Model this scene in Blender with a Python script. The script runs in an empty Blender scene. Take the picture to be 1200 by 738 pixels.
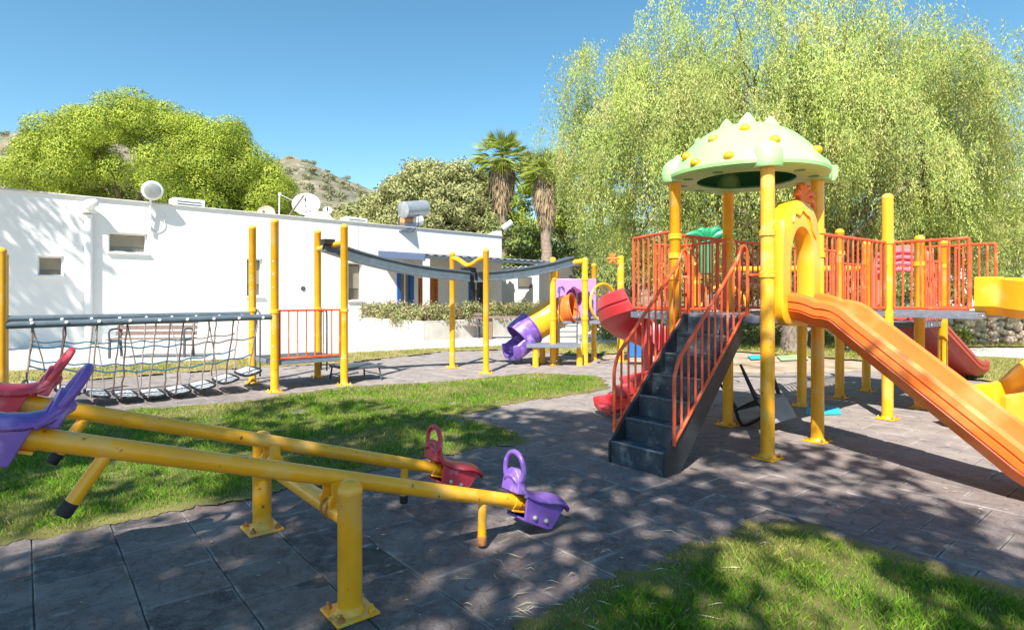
import bpy, bmesh, math, random
import numpy as np
from mathutils import Vector, Matrix
R = math.radians
random.seed(7); rng = np.random.default_rng(11)
V = Vector
scene = bpy.context.scene
COL = scene.collection
F, HZ, CX, CH = 700.0, 345.0, 600.0, 1.5          # lens in photo pixels, horizon row, centre column, eye height

def G(x, y, z=0.0):
    d = F*(CH-z)/(y-HZ); return V(((x-CX)/F*d, d, z))
def at(x, y, d): return V(((x-CX)/F*d, d, CH-(y-HZ)*d/F))
T = V((.775, .633, 0)).normalized(); N = V((.633, -.775, 0)).normalized()   # the paving grid: away to the right / towards us to the right

# ------------------------------------------------------------------ materials
MATS = {}
def mat(name, col, rough=.5, var=.12, scale=6., bump=0., bscale=60., metal=0., col2=None, v2scale=2.5, v2amt=.0, transl=0., spec=.5, coat=0., isl=0., col3=None, c3=(34., .70, .76)):
    m = bpy.data.materials.new(name); m.use_nodes = True; MATS[name] = m
    nt = m.node_tree; b = nt.nodes['Principled BSDF']; L = nt.links
    b.inputs['Roughness'].default_value = rough; b.inputs['Metallic'].default_value = metal
    b.inputs['Specular IOR Level'].default_value = spec
    if coat: b.inputs['Coat Weight'].default_value = coat; b.inputs['Coat Roughness'].default_value = .15
    tc = nt.nodes.new('ShaderNodeTexCoord'); geo = nt.nodes.new('ShaderNodeNewGeometry')
    def noise(s, det=4.):
        n = nt.nodes.new('ShaderNodeTexNoise'); n.inputs['Scale'].default_value = s; n.inputs['Detail'].default_value = det
        L.new(geo.outputs['Position'], n.inputs['Vector']); return n
    n = noise(scale)
    hsv = nt.nodes.new('ShaderNodeMix'); hsv.data_type = 'RGBA'
    c = list(col)+[1]
    hsv.inputs[6].default_value = [max(0, x*(1-var)) for x in col]+[1]
    hsv.inputs[7].default_value = [min(1, x*(1+var)) for x in col]+[1]
    mr = nt.nodes.new('ShaderNodeMapRange'); mr.inputs[1].default_value = .3; mr.inputs[2].default_value = .7
    L.new(n.outputs['Fac'], mr.inputs[0]); L.new(mr.outputs[0], hsv.inputs[0])
    out = hsv.outputs[2]
    if col2 is not None:
        n2 = noise(v2scale, 6.); mr2 = nt.nodes.new('ShaderNodeMapRange')
        mr2.inputs[1].default_value = .62-v2amt*.3; mr2.inputs[2].default_value = .72-v2amt*.1
        L.new(n2.outputs['Fac'], mr2.inputs[0])
        mx = nt.nodes.new('ShaderNodeMix'); mx.data_type = 'RGBA'
        L.new(mr2.outputs[0], mx.inputs[0]); L.new(out, mx.inputs[6]); mx.inputs[7].default_value = list(col2)+[1]
        out = mx.outputs[2]
    if col3 is not None:
        n3 = noise(c3[0], 5.); m3 = nt.nodes.new('ShaderNodeMapRange'); m3.inputs[1].default_value = c3[1]; m3.inputs[2].default_value = c3[2]; L.new(n3.outputs['Fac'], m3.inputs[0])
        if name == 'white_wall_plaster':
            mp = nt.nodes.new('ShaderNodeMapping'); mp.inputs['Scale'].default_value = (1,1,.10); L.new(geo.outputs['Position'], mp.inputs[0]); L.new(mp.outputs[0], n3.inputs['Vector'])
        x3 = nt.nodes.new('ShaderNodeMix'); x3.data_type = 'RGBA'; L.new(m3.outputs[0], x3.inputs[0]); L.new(out, x3.inputs[6]); x3.inputs[7].default_value = list(col3)+[1]; out = x3.outputs[2]
    if isl:
        mi = nt.nodes.new('ShaderNodeMath'); mi.operation = 'MULTIPLY_ADD'; mi.inputs[1].default_value = isl*2; mi.inputs[2].default_value = 1-isl
        L.new(geo.outputs['Random Per Island'], mi.inputs[0])
        h = nt.nodes.new('ShaderNodeHueSaturation'); L.new(mi.outputs[0], h.inputs['Value'])
        m2 = nt.nodes.new('ShaderNodeMath'); m2.operation = 'MULTIPLY_ADD'; m2.inputs[1].default_value = -.05; m2.inputs[2].default_value = .525
        L.new(geo.outputs['Random Per Island'], m2.inputs[0]); L.new(m2.outputs[0], h.inputs['Hue'])
        L.new(out, h.inputs['Color']); out = h.outputs['Color']
    L.new(out, b.inputs['Base Color'])
    if bump:
        nb = noise(bscale, 5.); bp = nt.nodes.new('ShaderNodeBump'); bp.inputs['Strength'].default_value = bump; bp.inputs['Distance'].default_value = .02
        L.new(nb.outputs['Fac'], bp.inputs['Height']); L.new(bp.outputs[0], b.inputs['Normal'])
    if transl:
        tr = nt.nodes.new('ShaderNodeBsdfTranslucent'); L.new(out, tr.inputs['Color'])
        ms = nt.nodes.new('ShaderNodeMixShader'); ms.inputs[0].default_value = transl
        o = nt.nodes['Material Output']; L.new(b.outputs[0], ms.inputs[1]); L.new(tr.outputs[0], ms.inputs[2]); L.new(ms.outputs[0], o.inputs[0])
    return m
YEL = mat('yellow_paint', (.90,.42,.013), .36, .09, 5, .10, 25, col2=(.80,.50,.13), v2scale=5, v2amt=.25, coat=.2, col3=(.30,.11,.02), c3=(24., .66, .73))
YELP = mat('yellow_plastic', (.86,.42,.015), .35, .07, 3, .06, 20, coat=.15, col2=(.84,.50,.10), v2scale=3, v2amt=.2, col3=(.45,.24,.06), c3=(18., .70, .80))
ORG = mat('orange_plastic', (.82,.165,.022), .37, .09, 3, .06, 20, col2=(.86,.27,.07), v2scale=2.6, v2amt=.3, coat=.12, col3=(.42,.12,.04), c3=(16., .68, .80))
ORR = mat('orange_red_paint', (.74,.095,.025), .42, .12, 9, .06, 40, col2=(.80,.20,.08), v2scale=9, v2amt=.25)
RED = mat('faded_red_plastic', (.66,.045,.055), .38, .08, 3, .04, 20, col2=(.76,.17,.19), v2scale=1.8, v2amt=.5)
PINK = mat('pink_plastic', (.80,.17,.23), .4, .07, 3)
SALM = mat('salmon_plastic', (.78,.19,.12), .4, .07, 3)
DRED = mat('brick_red_plastic', (.42,.035,.02), .4, .1, 3)
SEATR = mat('seat_red_plastic', (.62,.05,.075), .36, .12, 14, .06, 40, col2=(.74,.20,.24), v2scale=9, v2amt=.35)
PUR = mat('purple_plastic', (.18,.09,.40), .36, .12, 12, .06, 40, col2=(.36,.24,.60), v2scale=8, v2amt=.3)
LIL = mat('lilac_plastic', (.42,.24,.66), .4, .06, 3)
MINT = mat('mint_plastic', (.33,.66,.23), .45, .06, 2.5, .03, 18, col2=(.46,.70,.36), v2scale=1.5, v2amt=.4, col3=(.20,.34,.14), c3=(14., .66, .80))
MINTD = mat('shaded_mint_plastic', (.05,.25,.10), .5, .1, 3)  # roof green darkened to paint in the shadow inside the dome
GREEN = mat('green_plastic', (.02,.30,.13), .4, .1, 5)
BLUEP = mat('blue_plastic', (.02,.16,.45), .4, .1, 5)
CYAN = mat('cyan_mat', (.03,.42,.60), .6, .1, 8)
DECK = mat('grey_deck_steel', (.17,.19,.235), .5, .15, 20, .1, 60, metal=.0)
STAIR = mat('slate_stair_steel', (.045,.060,.078), .42, .3, 7, .12, 50, col2=(.17,.19,.20), v2scale=6, v2amt=.15, col3=(.30,.30,.29), c3=(45., .64, .74))
NOSE = mat('worn_step_edge', (.20,.21,.22), .6, .3, 30)
STAIRS = mat('black_side_steel', (.025,.03,.035), .5, .2, 6)
BOLT = mat('rusty_bolt', (.42,.17,.045), .7, .3, 40, .3, 90)
GAL = mat('galvanised_bolt', (.55,.52,.42), .4, .2, 30, metal=.6)
BLACK = mat('black_rubber', (.016,.017,.02), .7, .2, 20, .2, 80)
BLKP = mat('black_chair_plastic', (.012,.013,.014), .4, .2, 12)
DGREY = mat('grey_painted_beam', (.095,.125,.15), .4, .15, 8, .06, 30)
ROPEB = mat('blue_rope', (.008,.12,.22), .8, .35, 60, .6, 160)
ROPEW = mat('weathered_rope', (.30,.25,.22), .9, .3, 60, .6, 160)
ROPEN = mat('brown_rope', (.13,.085,.075), .9, .4, 60, .6, 160)
STEPM = mat('step_grey_tread', (.42,.43,.43), .7, .2, 30, .4, 90)
WHITE = mat('white_wall_plaster', (.755,.745,.725), .85, .03, 1.2, .25, 22, col2=(.66,.64,.60), v2scale=.9, v2amt=.05, col3=(.52,.49,.44), c3=(2.6, .70, .82))
WPAINT = mat('white_metal_paint', (.78,.78,.77), .4, .04, 6)
TRIM = mat('grey_coping', (.52,.51,.49), .8, .1, 5)
GLASS = mat('window_pane', (.13,.115,.09), .12, .12, 3, spec=.8)
CURT = mat('pale_blind', (.27,.235,.17), .6, .06, 3)
BLUE = mat('blue_door_paint', (.012,.10,.36), .4, .1, 6)
DARKI = mat('dark_interior', (.06,.06,.06), .7, .2, 3)
WOOD = mat('orange_wood_door', (.42,.14,.03), .5, .2, 9)
BENCHW = mat('weathered_bench_wood', (.20,.14,.115), .7, .25, 22, .2, 60)
BENCHM = mat('dark_grey_cast_iron', (.07,.08,.09), .5, .2, 9)
CONC = mat('planter_concrete', (.52,.49,.44), .9, .12, 2.5, .3, 30, col2=(.36,.33,.29), v2scale=1.2, v2amt=.2)
PLAZA = mat('pale_paving', (.50,.47,.42), .9, .1, 1.0, .2, 30, col2=(.46,.43,.38), v2scale=.6, v2amt=.2)
DIRT = mat('dry_dirt', (.42,.32,.23), .95, .2, 2.0, .4, 25, col2=(.19,.14,.08), v2scale=1.1, v2amt=.5)
HILL = mat('dry_hillside', (.25,.20,.14), .95, .3, .09, .0, 10, col2=(.12,.125,.07), v2scale=.22, v2amt=.9, col3=(.36,.33,.28), c3=(.5,.6,.7))
STONE = mat('rubble_stone', (.46,.37,.27), .9, .2, 5, .5, 18, isl=.35)
MORT = mat('dark_mortar', (.16,.13,.10), .95, .2, 8)
BARK = mat('grey_bark', (.20,.155,.12), .95, .35, 7, .9, 18, col2=(.35,.31,.26), v2scale=3, v2amt=.3)
PALMT = mat('palm_bark', (.26,.19,.14), .95, .35, 9, .9, 14)
SKIRT = mat('dead_palm_frond', (.36,.27,.16), .9, .25, 3, isl=.35, transl=.25)
PALML = mat('palm_frond', (.28,.34,.05), .5, .15, 1, isl=.3, transl=.3)
PINEL = mat('pine_needles', (.30,.37,.03), .7, .2, .5, isl=.25, transl=.12)
SCRUBL = mat('olive_scrub_leaf', (.30,.31,.11), .7, .2, .4, isl=.3, transl=.12)
HILLB = mat('hill_bush_leaf', (.22,.22,.11), .75, .2, .3, isl=.35, transl=.15)
PEPL = mat('pepper_tree_leaf', (.35,.43,.10), .6, .3, .5, isl=.35, transl=.32, col2=(.45,.45,.15), v2scale=1.4, v2amt=.5)
HEDL = mat('hedge_leaf', (.27,.27,.10), .5, .2, 2, isl=.4, transl=.25)
HEDF = mat('hedge_bloom', (.60,.22,.25), .6, .2, 2)
BUSHL = mat('shrub_leaf', (.19,.25,.06), .5, .2, 1, isl=.35, transl=.3)
GRN = mat('sheltering_tree_leaf', (.10,.16,.03), .5, .2, 1, isl=.3, transl=.2)
METAL = mat('tank_metal', (.42,.44,.46), .45, .15, 5, metal=.5)
PANELM = mat('solar_panel_glass', (.05,.07,.10), .15, .1, 5)
ORB = mat('orange_tank_box', (.75,.36,.14), .5, .1, 5)

def lawn_mat(name, a, b, c, ps=1.1, soil=False):
    m = bpy.data.materials.new(name); m.use_nodes = True; nt = m.node_tree; L = nt.links; B = nt.nodes['Principled BSDF']
    B.inputs['Roughness'].default_value = .75; B.inputs['Specular IOR Level'].default_value = .25
    geo = nt.nodes.new('ShaderNodeNewGeometry'); n = nt.nodes.new('ShaderNodeTexNoise'); n.inputs['Scale'].default_value = ps; n.inputs['Detail'].default_value = 5
    L.new(geo.outputs['Position'], n.inputs['Vector'])
    cr = nt.nodes.new('ShaderNodeValToRGB'); e = cr.color_ramp.elements
    e[0].position = .34; e[0].color = (*a, 1); e[1].position = .68; e[1].color = (*c, 1); k = e.new(.52); k.color = (*b, 1)
    L.new(n.outputs['Fac'], cr.inputs[0]); out = cr.outputs[0]
    if not soil:
        at_ = nt.nodes.new('ShaderNodeAttribute'); at_.attribute_name = 'dry'
        mx = nt.nodes.new('ShaderNodeMix'); mx.data_type = 'RGBA'; L.new(at_.outputs['Fac'], mx.inputs[0]); L.new(out, mx.inputs[6]); mx.inputs[7].default_value = (.42,.35,.14,1)
        h = nt.nodes.new('ShaderNodeHueSaturation'); mi = nt.nodes.new('ShaderNodeMath'); mi.operation = 'MULTIPLY_ADD'; mi.inputs[1].default_value = .75; mi.inputs[2].default_value = .62
        L.new(geo.outputs['Random Per Island'], mi.inputs[0]); L.new(mi.outputs[0], h.inputs['Value']); L.new(mx.outputs[2], h.inputs['Color']); out = h.outputs[0]
        tr = nt.nodes.new('ShaderNodeBsdfTranslucent'); L.new(out, tr.inputs['Color']); ms = nt.nodes.new('ShaderNodeMixShader'); ms.inputs[0].default_value = .35
        L.new(B.outputs[0], ms.inputs[1]); L.new(tr.outputs[0], ms.inputs[2]); L.new(ms.outputs[0], nt.nodes['Material Output'].inputs[0])
    L.new(out, B.inputs['Base Color']); return m
GRASS = lawn_mat('grass_blade', (.11,.25,.014), (.17,.33,.024), (.29,.38,.05), .9)
GRASSD = lawn_mat('dry_grass_blade', (.22,.28,.04), (.33,.35,.08), (.48,.43,.17), .7)
SOIL = lawn_mat('lawn_soil', (.09,.10,.025), (.15,.14,.04), (.24,.20,.08), 1.3, True)
EDGE = lawn_mat('lawn_edge_thatch', (.20,.17,.07), (.30,.24,.10), (.38,.31,.14), 2.5, True)

def tile_mat():
    m = bpy.data.materials.new('rubber_tile'); m.use_nodes = True; nt = m.node_tree; L = nt.links; B = nt.nodes['Principled BSDF']
    B.inputs['Roughness'].default_value = .8; B.inputs['Specular IOR Level'].default_value = .3
    geo = nt.nodes.new('ShaderNodeNewGeometry'); uv = nt.nodes.new('ShaderNodeUVMap')
    def noise(s, d, vec=geo.outputs['Position']):
        n = nt.nodes.new('ShaderNodeTexNoise'); n.inputs['Scale'].default_value = s; n.inputs['Detail'].default_value = d; L.new(vec, n.inputs['Vector']); return n.outputs['Fac']
    def mth(op, a, b=None, c=None):
        k = nt.nodes.new('ShaderNodeMath'); k.operation = op
        for i, q in enumerate((a, b, c)):
            if q is None: continue
            if isinstance(q, (int, float)): k.inputs[i].default_value = q
            else: L.new(q, k.inputs[i])
        return k.outputs[0]
    def mix(f, a, b):
        k = nt.nodes.new('ShaderNodeMix'); k.data_type = 'RGBA'
        for i, q in ((0, f), (6, a), (7, b)):
            if isinstance(q, (int, float)): k.inputs[i].default_value = q
            elif isinstance(q, tuple): k.inputs[i].default_value = (*q, 1)
            else: L.new(q, k.inputs[i])
        return k.outputs[2]
    def ramp(f, lo, hi):
        k = nt.nodes.new('ShaderNodeMapRange'); L.new(f, k.inputs[0]); k.inputs[1].default_value = lo; k.inputs[2].default_value = hi; return k.outputs[0]
    # per-tile tone
    isl = geo.outputs['Random Per Island']
    col = mix(isl, (.046,.040,.042), (.155,.112,.100))
    col = mix(mth('MULTIPLY', ramp(noise(12, 8), .45, .62), .55), col, (.20,.175,.17)); col = mix(mth('MULTIPLY', ramp(noise(30, 6), .52, .66), .6), col, (.035,.033,.038))
    # reddish tint patches (old red tiles weathered)
    col = mix(mth('MULTIPLY', ramp(noise(.55, 3), .5, .72), .55), col, (.21,.125,.115))
    # patchy dust; the far and right-hand tiles are also paled to paint in sunlight
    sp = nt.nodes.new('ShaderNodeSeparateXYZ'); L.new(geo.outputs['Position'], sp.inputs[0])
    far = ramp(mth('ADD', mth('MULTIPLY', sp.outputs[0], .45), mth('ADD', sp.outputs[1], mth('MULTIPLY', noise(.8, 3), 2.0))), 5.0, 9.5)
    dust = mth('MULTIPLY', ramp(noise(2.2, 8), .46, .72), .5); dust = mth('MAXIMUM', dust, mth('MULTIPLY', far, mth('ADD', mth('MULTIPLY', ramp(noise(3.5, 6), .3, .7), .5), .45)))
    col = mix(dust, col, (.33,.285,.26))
    fine = ramp(noise(90, 3), .35, .8); col = mix(mth('MULTIPLY', fine, .35), col, (.36,.32,.30))
    dark = ramp(noise(5, 5), .58, .72); col = mix(mth('MULTIPLY', dark, .5), col, (.045,.045,.055))
    # moulded ring in each tile, its tint worn
    sep = nt.nodes.new('ShaderNodeSeparateXYZ'); L.new(uv.outputs[0], sep.inputs[0])
    w = mth('MULTIPLY_ADD', noise(7, 4), .34, -.17)
    dx = mth('ADD', mth('SUBTRACT', sep.outputs[0], .5), w); dy = mth('ADD', mth('SUBTRACT', sep.outputs[1], .5), w)
    r = mth('SQRT', mth('ADD', mth('MULTIPLY', dx, dx), mth('MULTIPLY', dy, dy)))
    ring = mth('SUBTRACT', 1.0, ramp(mth('ABSOLUTE', mth('SUBTRACT', r, mth('MULTIPLY_ADD', isl, .10, .16))), .0, .028))
    col = mix(mth('MULTIPLY', ring, mth('MULTIPLY', ramp(noise(3.1, 3), .42, .62), .6)), col, (.04,.04,.05))
    # worn lighter rims
    ex = mth('MAXIMUM', mth('ABSOLUTE', mth('SUBTRACT', sep.outputs[0], .5)), mth('ABSOLUTE', mth('SUBTRACT', sep.outputs[1], .5)))
    rim = mth('MULTIPLY', ramp(ex, .455, .49), mth('MULTIPLY', ramp(noise(6, 4), .4, .6), .5)); col = mix(rim, col, (.42,.38,.35))
    L.new(col, B.inputs['Base Color'])
    bp = nt.nodes.new('ShaderNodeBump'); bp.inputs['Strength'].default_value = .8; bp.inputs['Distance'].default_value = .006
    L.new(mth('ADD', mth('MULTIPLY', noise(140, 4), .7), mth('MULTIPLY', ring, -.5)), bp.inputs['Height']); L.new(bp.outputs[0], B.inputs['Normal'])
    return m
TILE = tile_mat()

# ------------------------------------------------------------------ mesh builder
def tag(o, label=None, cat=None, group=None, kind=None):
    if label: o['label'] = label
    if cat: o['category'] = cat
    if group: o['group'] = group
    if kind: o['kind'] = kind
    return o
def wloc(o):
    p = V((0,0,0))
    while o: p += o.location; o = o.parent
    return p
def empty(name, loc, label, cat, group=None):
    o = bpy.data.objects.new(name, None); COL.objects.link(o); o.location = loc; o.empty_display_size = .2
    return tag(o, label, cat, group)
class MB:
    def __init__(s): s.v = []; s.f = []; s.M = None
    def add(s, vs, fs):
        b = len(s.v)
        for p in vs:
            p = V(p); s.v.append(s.M @ p if s.M else p)
        s.f += [tuple(b+i for i in f) for f in fs]
        return s
    def box(s, c, ax, ay, az):           # centre and three half-axis vectors
        c, ax, ay, az = V(c), V(ax), V(ay), V(az)
        vs = [c+i*ax+j*ay+k*az for i in (-1,1) for j in (-1,1) for k in (-1,1)]
        return s.add(vs, [(0,1,3,2),(4,6,7,5),(0,4,5,1),(2,3,7,6),(0,2,6,4),(1,5,7,3)])
    def bx(s, x0, x1, y0, y1, z0, z1):
        return s.box(((x0+x1)/2,(y0+y1)/2,(z0+z1)/2), ((x1-x0)/2,0,0), (0,(y1-y0)/2,0), (0,0,(z1-z0)/2))
    def tube(s, pts, r, n=10, caps=True, closed=False):
        pts = [V(p) for p in pts]; m = len(pts); rs = r if isinstance(r, (list, tuple)) else [r]*m
        vs, fs, prev = [], [], None
        for i, p in enumerate(pts):
            if closed: t = (pts[(i+1) % m]-pts[i-1]).normalized()
            else: t = (pts[min(i+1, m-1)]-pts[max(i-1, 0)]).normalized()
            if prev is None:
                a = V((0,0,1)) if abs(t.z) < .9 else V((1,0,0)); u = t.cross(a).normalized()
            else: u = (prev-t*prev.dot(t)).normalized()
            prev = u; w = t.cross(u)
            for k in range(n):
                an = 2*math.pi*k/n; vs.append(p+rs[i]*(math.cos(an)*u+math.sin(an)*w))
        for i in range(m if closed else m-1):
            for k in range(n):
                a, b = i*n+k, i*n+(k+1) % n; j = ((i+1) % m)*n
                fs.append((a, b, j+(k+1) % n, j+k))
        if caps and not closed:
            fs.append(tuple(reversed(range(n)))); fs.append(tuple((m-1)*n+k for k in range(n)))
        return s.add(vs, fs)
    def lathe(s, c, prof, n=24, up=(0,0,1), sx=1., caps=True):
        c = V(c); up = V(up).normalized(); a = V((1,0,0)) if abs(up.x) < .9 else V((0,1,0))
        u = (a-up*a.dot(up)).normalized(); w = up.cross(u); vs, fs = [], []
        for (r, h) in prof:
            for k in range(n):
                an = 2*math.pi*k/n; vs.append(c+up*h+max(r, 1e-4)*(math.cos(an)*u*sx+math.sin(an)*w))
        for i in range(len(prof)-1):
            for k in range(n): fs.append((i*n+k, i*n+(k+1) % n, (i+1)*n+(k+1) % n, (i+1)*n+k))
        if caps:
            fs.append(tuple(reversed(range(n)))); fs.append(tuple((len(prof)-1)*n+k for k in range(n)))
        return s.add(vs, fs)
    def ball(s, c, r, n=16, m=10, sq=(1,1,1)):
        vs, fs = [], []
        for i in range(m+1):
            th = math.pi*i/m
            for k in range(n):
                an = 2*math.pi*k/n
                vs.append(V(c)+V((r*sq[0]*math.sin(max(th,1e-3))*math.cos(an), r*sq[1]*math.sin(max(th,1e-3))*math.sin(an), r*sq[2]*math.cos(th))))
        for i in range(m):
            for k in range(n): fs.append((i*n+k, (i+1)*n+k, (i+1)*n+(k+1) % n, i*n+(k+1) % n))
        return s.add(vs, fs)
    def prism(s, poly, h):               # poly: list of 3D points (planar); h: extrusion vector
        n = len(poly); h = V(h)
        return s.add([V(p) for p in poly]+[V(p)+h for p in poly], [tuple(reversed(range(n))), tuple(range(n, 2*n))]+[(i, (i+1) % n, n+(i+1) % n, n+i) for i in range(n)])
    def sweep(s, path, prof, up=V((0,0,1)), ends=True, scale=None):
        path = [V(p) for p in path]; m, n = len(path), len(prof); vs, fs = [], []
        for i, p in enumerate(path):
            t = (path[min(i+1, m-1)]-path[max(i-1, 0)]).normalized(); sd = t.cross(up).normalized(); u = sd.cross(t)
            k = 1 if scale is None else scale[i]
            for (a, b) in prof: vs.append(p+sd*a*k+u*b*k)
        for i in range(m-1):
            for k in range(n): fs.append((i*n+k, i*n+(k+1) % n, (i+1)*n+(k+1) % n, (i+1)*n+k))
        if ends: fs.append(tuple(range(n))); fs.append(tuple((m-1)*n+k for k in reversed(range(n))))
        return s.add(vs, fs)
    def build(s, name, m, parent=None, bevel=0., sub=0, ang=35, solid=0., label=None):
        me = bpy.data.meshes.new(name)
        off = wloc(parent) if parent else V((0,0,0))
        me.from_pydata([tuple(p-off) for p in s.v], [], s.f); me.validate()
        bm = bmesh.new(); bm.from_mesh(me); bmesh.ops.recalc_face_normals(bm, faces=bm.faces); bm.to_mesh(me); bm.free()
        me.polygons.foreach_set('use_smooth', [True]*len(me.polygons)); me.set_sharp_from_angle(angle=R(ang))
        me.materials.append(m); o = bpy.data.objects.new(name, me); COL.objects.link(o)
        if parent: o.parent = parent
        if label: o['label'] = label
        if solid: q = o.modifiers.new('thick', 'SOLIDIFY'); q.thickness = solid; q.offset = 0
        if bevel: q = o.modifiers.new('soft', 'BEVEL'); q.width = bevel; q.segments = 2; q.limit_method = 'ANGLE'; q.angle_limit = R(40); q.harden_normals = False
        if sub: q = o.modifiers.new('smooth', 'SUBSURF'); q.levels = sub; q.render_levels = sub
        return o
def top(o, label, cat, group=None, kind=None): return tag(o, label, cat, group, kind)

def fastmesh(name, m, verts, nper, parent=None, attr=None):
    """verts: (n*nper, 3) float array of separate polygons with nper corners each"""
    me = bpy.data.meshes.new(name); verts = np.asarray(verts, dtype=np.float32).reshape(-1, 3)
    if parent: verts = verts-np.array(wloc(parent), dtype=np.float32)
    nv = len(verts); nf = nv//nper
    me.vertices.add(nv); me.vertices.foreach_set('co', verts.ravel())
    me.loops.add(nv); me.loops.foreach_set('vertex_index', np.arange(nv, dtype=np.int32))
    me.polygons.add(nf); me.polygons.foreach_set('loop_start', np.arange(0, nv, nper, dtype=np.int32))
    if attr is not None:
        a = me.attributes.new(attr[0], 'FLOAT', 'POINT'); a.data.foreach_set('value', np.repeat(attr[1], nper).astype(np.float32))
    me.update(calc_edges=True); me.validate()
    me.materials.append(m); o = bpy.data.objects.new(name, me); COL.objects.link(o)
    if parent: o.parent = parent
    return o
def rnd_dirs(n):
    v = rng.normal(size=(n, 3)); return v/np.linalg.norm(v, axis=1, keepdims=True)
def leaf_quads(P, D, L, W, nrm=None, jit=.5):
    """diamond leaves at points P along directions D, length L, width W, facing roughly nrm"""
    n = len(P); r = rnd_dirs(n)
    if nrm is not None: r = nrm+jit*r
    S = np.cross(D, r); S /= np.linalg.norm(S, axis=1, keepdims=True)+1e-9
    L = np.broadcast_to(np.asarray(L, dtype=float).reshape(-1, 1), (n, 1)); W = np.broadcast_to(np.asarray(W, dtype=float).reshape(-1, 1), (n, 1))
    q = np.empty((n, 4, 3)); q[:,0] = P-D*L*.5; q[:,1] = P+S*W*.5; q[:,2] = P+D*L*.5; q[:,3] = P-S*W*.5
    return q.reshape(-1, 3)
def puffs(centers, radii, per, L, W, sq=.8, fill=.55, rad_=.8, face=True, jt=.125):
    out = []
    for c, r in zip(centers, radii):
        n = int(per*r*r); d = rnd_dirs(n); rad = r*(fill+(1-fill)*rng.random(n)**.5)*(1+jt*rng.normal(size=n))
        P = np.array(c)+d*rad[:,None]*np.array([1,1,sq])
        dd = (np.cross(d, rnd_dirs(n)) if face else d)+rad_*rnd_dirs(n)*(.5 if face else 1); dd /= np.linalg.norm(dd, axis=1, keepdims=True)
        out.append(leaf_quads(P, dd, L*(.6+.8*rng.random(n)), W*(.6+.8*rng.random(n)), d if face else None))
    return np.concatenate(out)
def shell_pts(c, r, n, low=-.3, jit=.15):
    d = rnd_dirs(n*3); d = d[d[:,2] > low][:n]; k = 1+jit*(rng.random((len(d),1))-.7)
    return np.array(c)+d*np.array(r)*k
def limb(mb, a, b, r0, r1, wob=.12, n=7, seg=8):
    a, b = V(a), V(b); L = (b-a).length; pts = []
    for i in range(n):
        f = i/(n-1); p = a.lerp(b, f)
        if 0 < i < n-1: p += V((random.gauss(0,1), random.gauss(0,1), random.gauss(0,.5)))*wob*L*.3
        pts.append(p)
    mb.tube(pts, [r0+(r1-r0)*(i/(n-1))**.8 for i in range(n)], seg); return pts

# ------------------------------------------------------------------ camera, sun, sky
cam = bpy.data.cameras.new('camera'); co = bpy.data.objects.new('camera', cam); COL.objects.link(co)
co.location = (0,0,CH); co.rotation_euler = (R(90),0,0); cam.sensor_width = 36; cam.lens = 36*F/1200; cam.shift_y = -24/1200; cam.clip_end = 3000; cam.clip_start = .05
scene.camera = co
EL = 48.; az = V((.27,.96,0)).normalized()
ldir = V((az.x*math.cos(R(EL)), az.y*math.cos(R(EL)), -math.sin(R(EL))))
sl = bpy.data.lights.new('sun', 'SUN'); sl.energy = 4.8; sl.angle = R(.55); sl.color = (1,.95,.87)
so = bpy.data.objects.new('sun', sl); COL.objects.link(so); so.rotation_euler = ldir.to_track_quat('-Z','Y').to_euler(); so.location = (-5,-15,20)
w = bpy.data.worlds.new('World'); scene.world = w; w.use_nodes = True; nt = w.node_tree; bg = nt.nodes['Background']
sk = nt.nodes.new('ShaderNodeTexSky'); sk.sky_type = 'NISHITA'; sk.sun_disc = False; sk.sun_elevation = R(EL); sk.sun_rotation = math.atan2(-az.x, -az.y)
sk.dust_density = .1; sk.ozone_density = 2.2; sk.air_density = 1.0; sk.altitude = 200
hs = nt.nodes.new('ShaderNodeHueSaturation'); hs.inputs['Hue'].default_value = .482; hs.inputs['Saturation'].default_value = 1.17; hs.inputs['Value'].default_value = .75
nt.links.new(sk.outputs[0], hs.inputs['Color']); nt.links.new(hs.outputs[0], bg.inputs[0]); bg.inputs[1].default_value = .125
vs = scene.view_settings; vs.view_transform = 'Standard'; vs.look = 'None'; vs.gamma = 1; vs.exposure = 1.06; vs.use_curve_mapping = False

# ------------------------------------------------------------------ ground, terrain
def inpoly(P, poly):
    x, y = P[:,0], P[:,1]; ins = np.zeros(len(P), bool); n = len(poly); j = n-1
    for i in range(n):
        xi, yi, xj, yj = poly[i][0], poly[i][1], poly[j][0], poly[j][1]
        c = ((yi > y) != (yj > y)) & (x < (xj-xi)*(y-yi)/(yj-yi+1e-12)+xi); ins ^= c; j = i
    return ins
def edgedist(P, poly):
    n = len(poly); best = np.full(len(P), 1e9)
    for i in range(n):
        a = np.array(poly[i][:2], float); b = np.array(poly[(i+1) % n][:2], float); ab = b-a; t = np.clip(((P[:,:2]-a)@ab)/(ab@ab+1e-12), 0, 1)
        best = np.minimum(best, np.linalg.norm(P[:,:2]-(a+t[:,None]*ab), axis=1))
    return best
def rough_poly(poly, step=.12, amp=.035):
    out = []; n = len(poly)
    for i in range(n):
        a, b = V(poly[i][:2]), V(poly[(i+1) % n][:2]); k = max(1, int((b-a).length/step))
        for j in range(k):
            p = a.lerp(b, j/k); out.append((p.x+random.gauss(0, amp), p.y+random.gauss(0, amp)))
    return out
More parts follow.
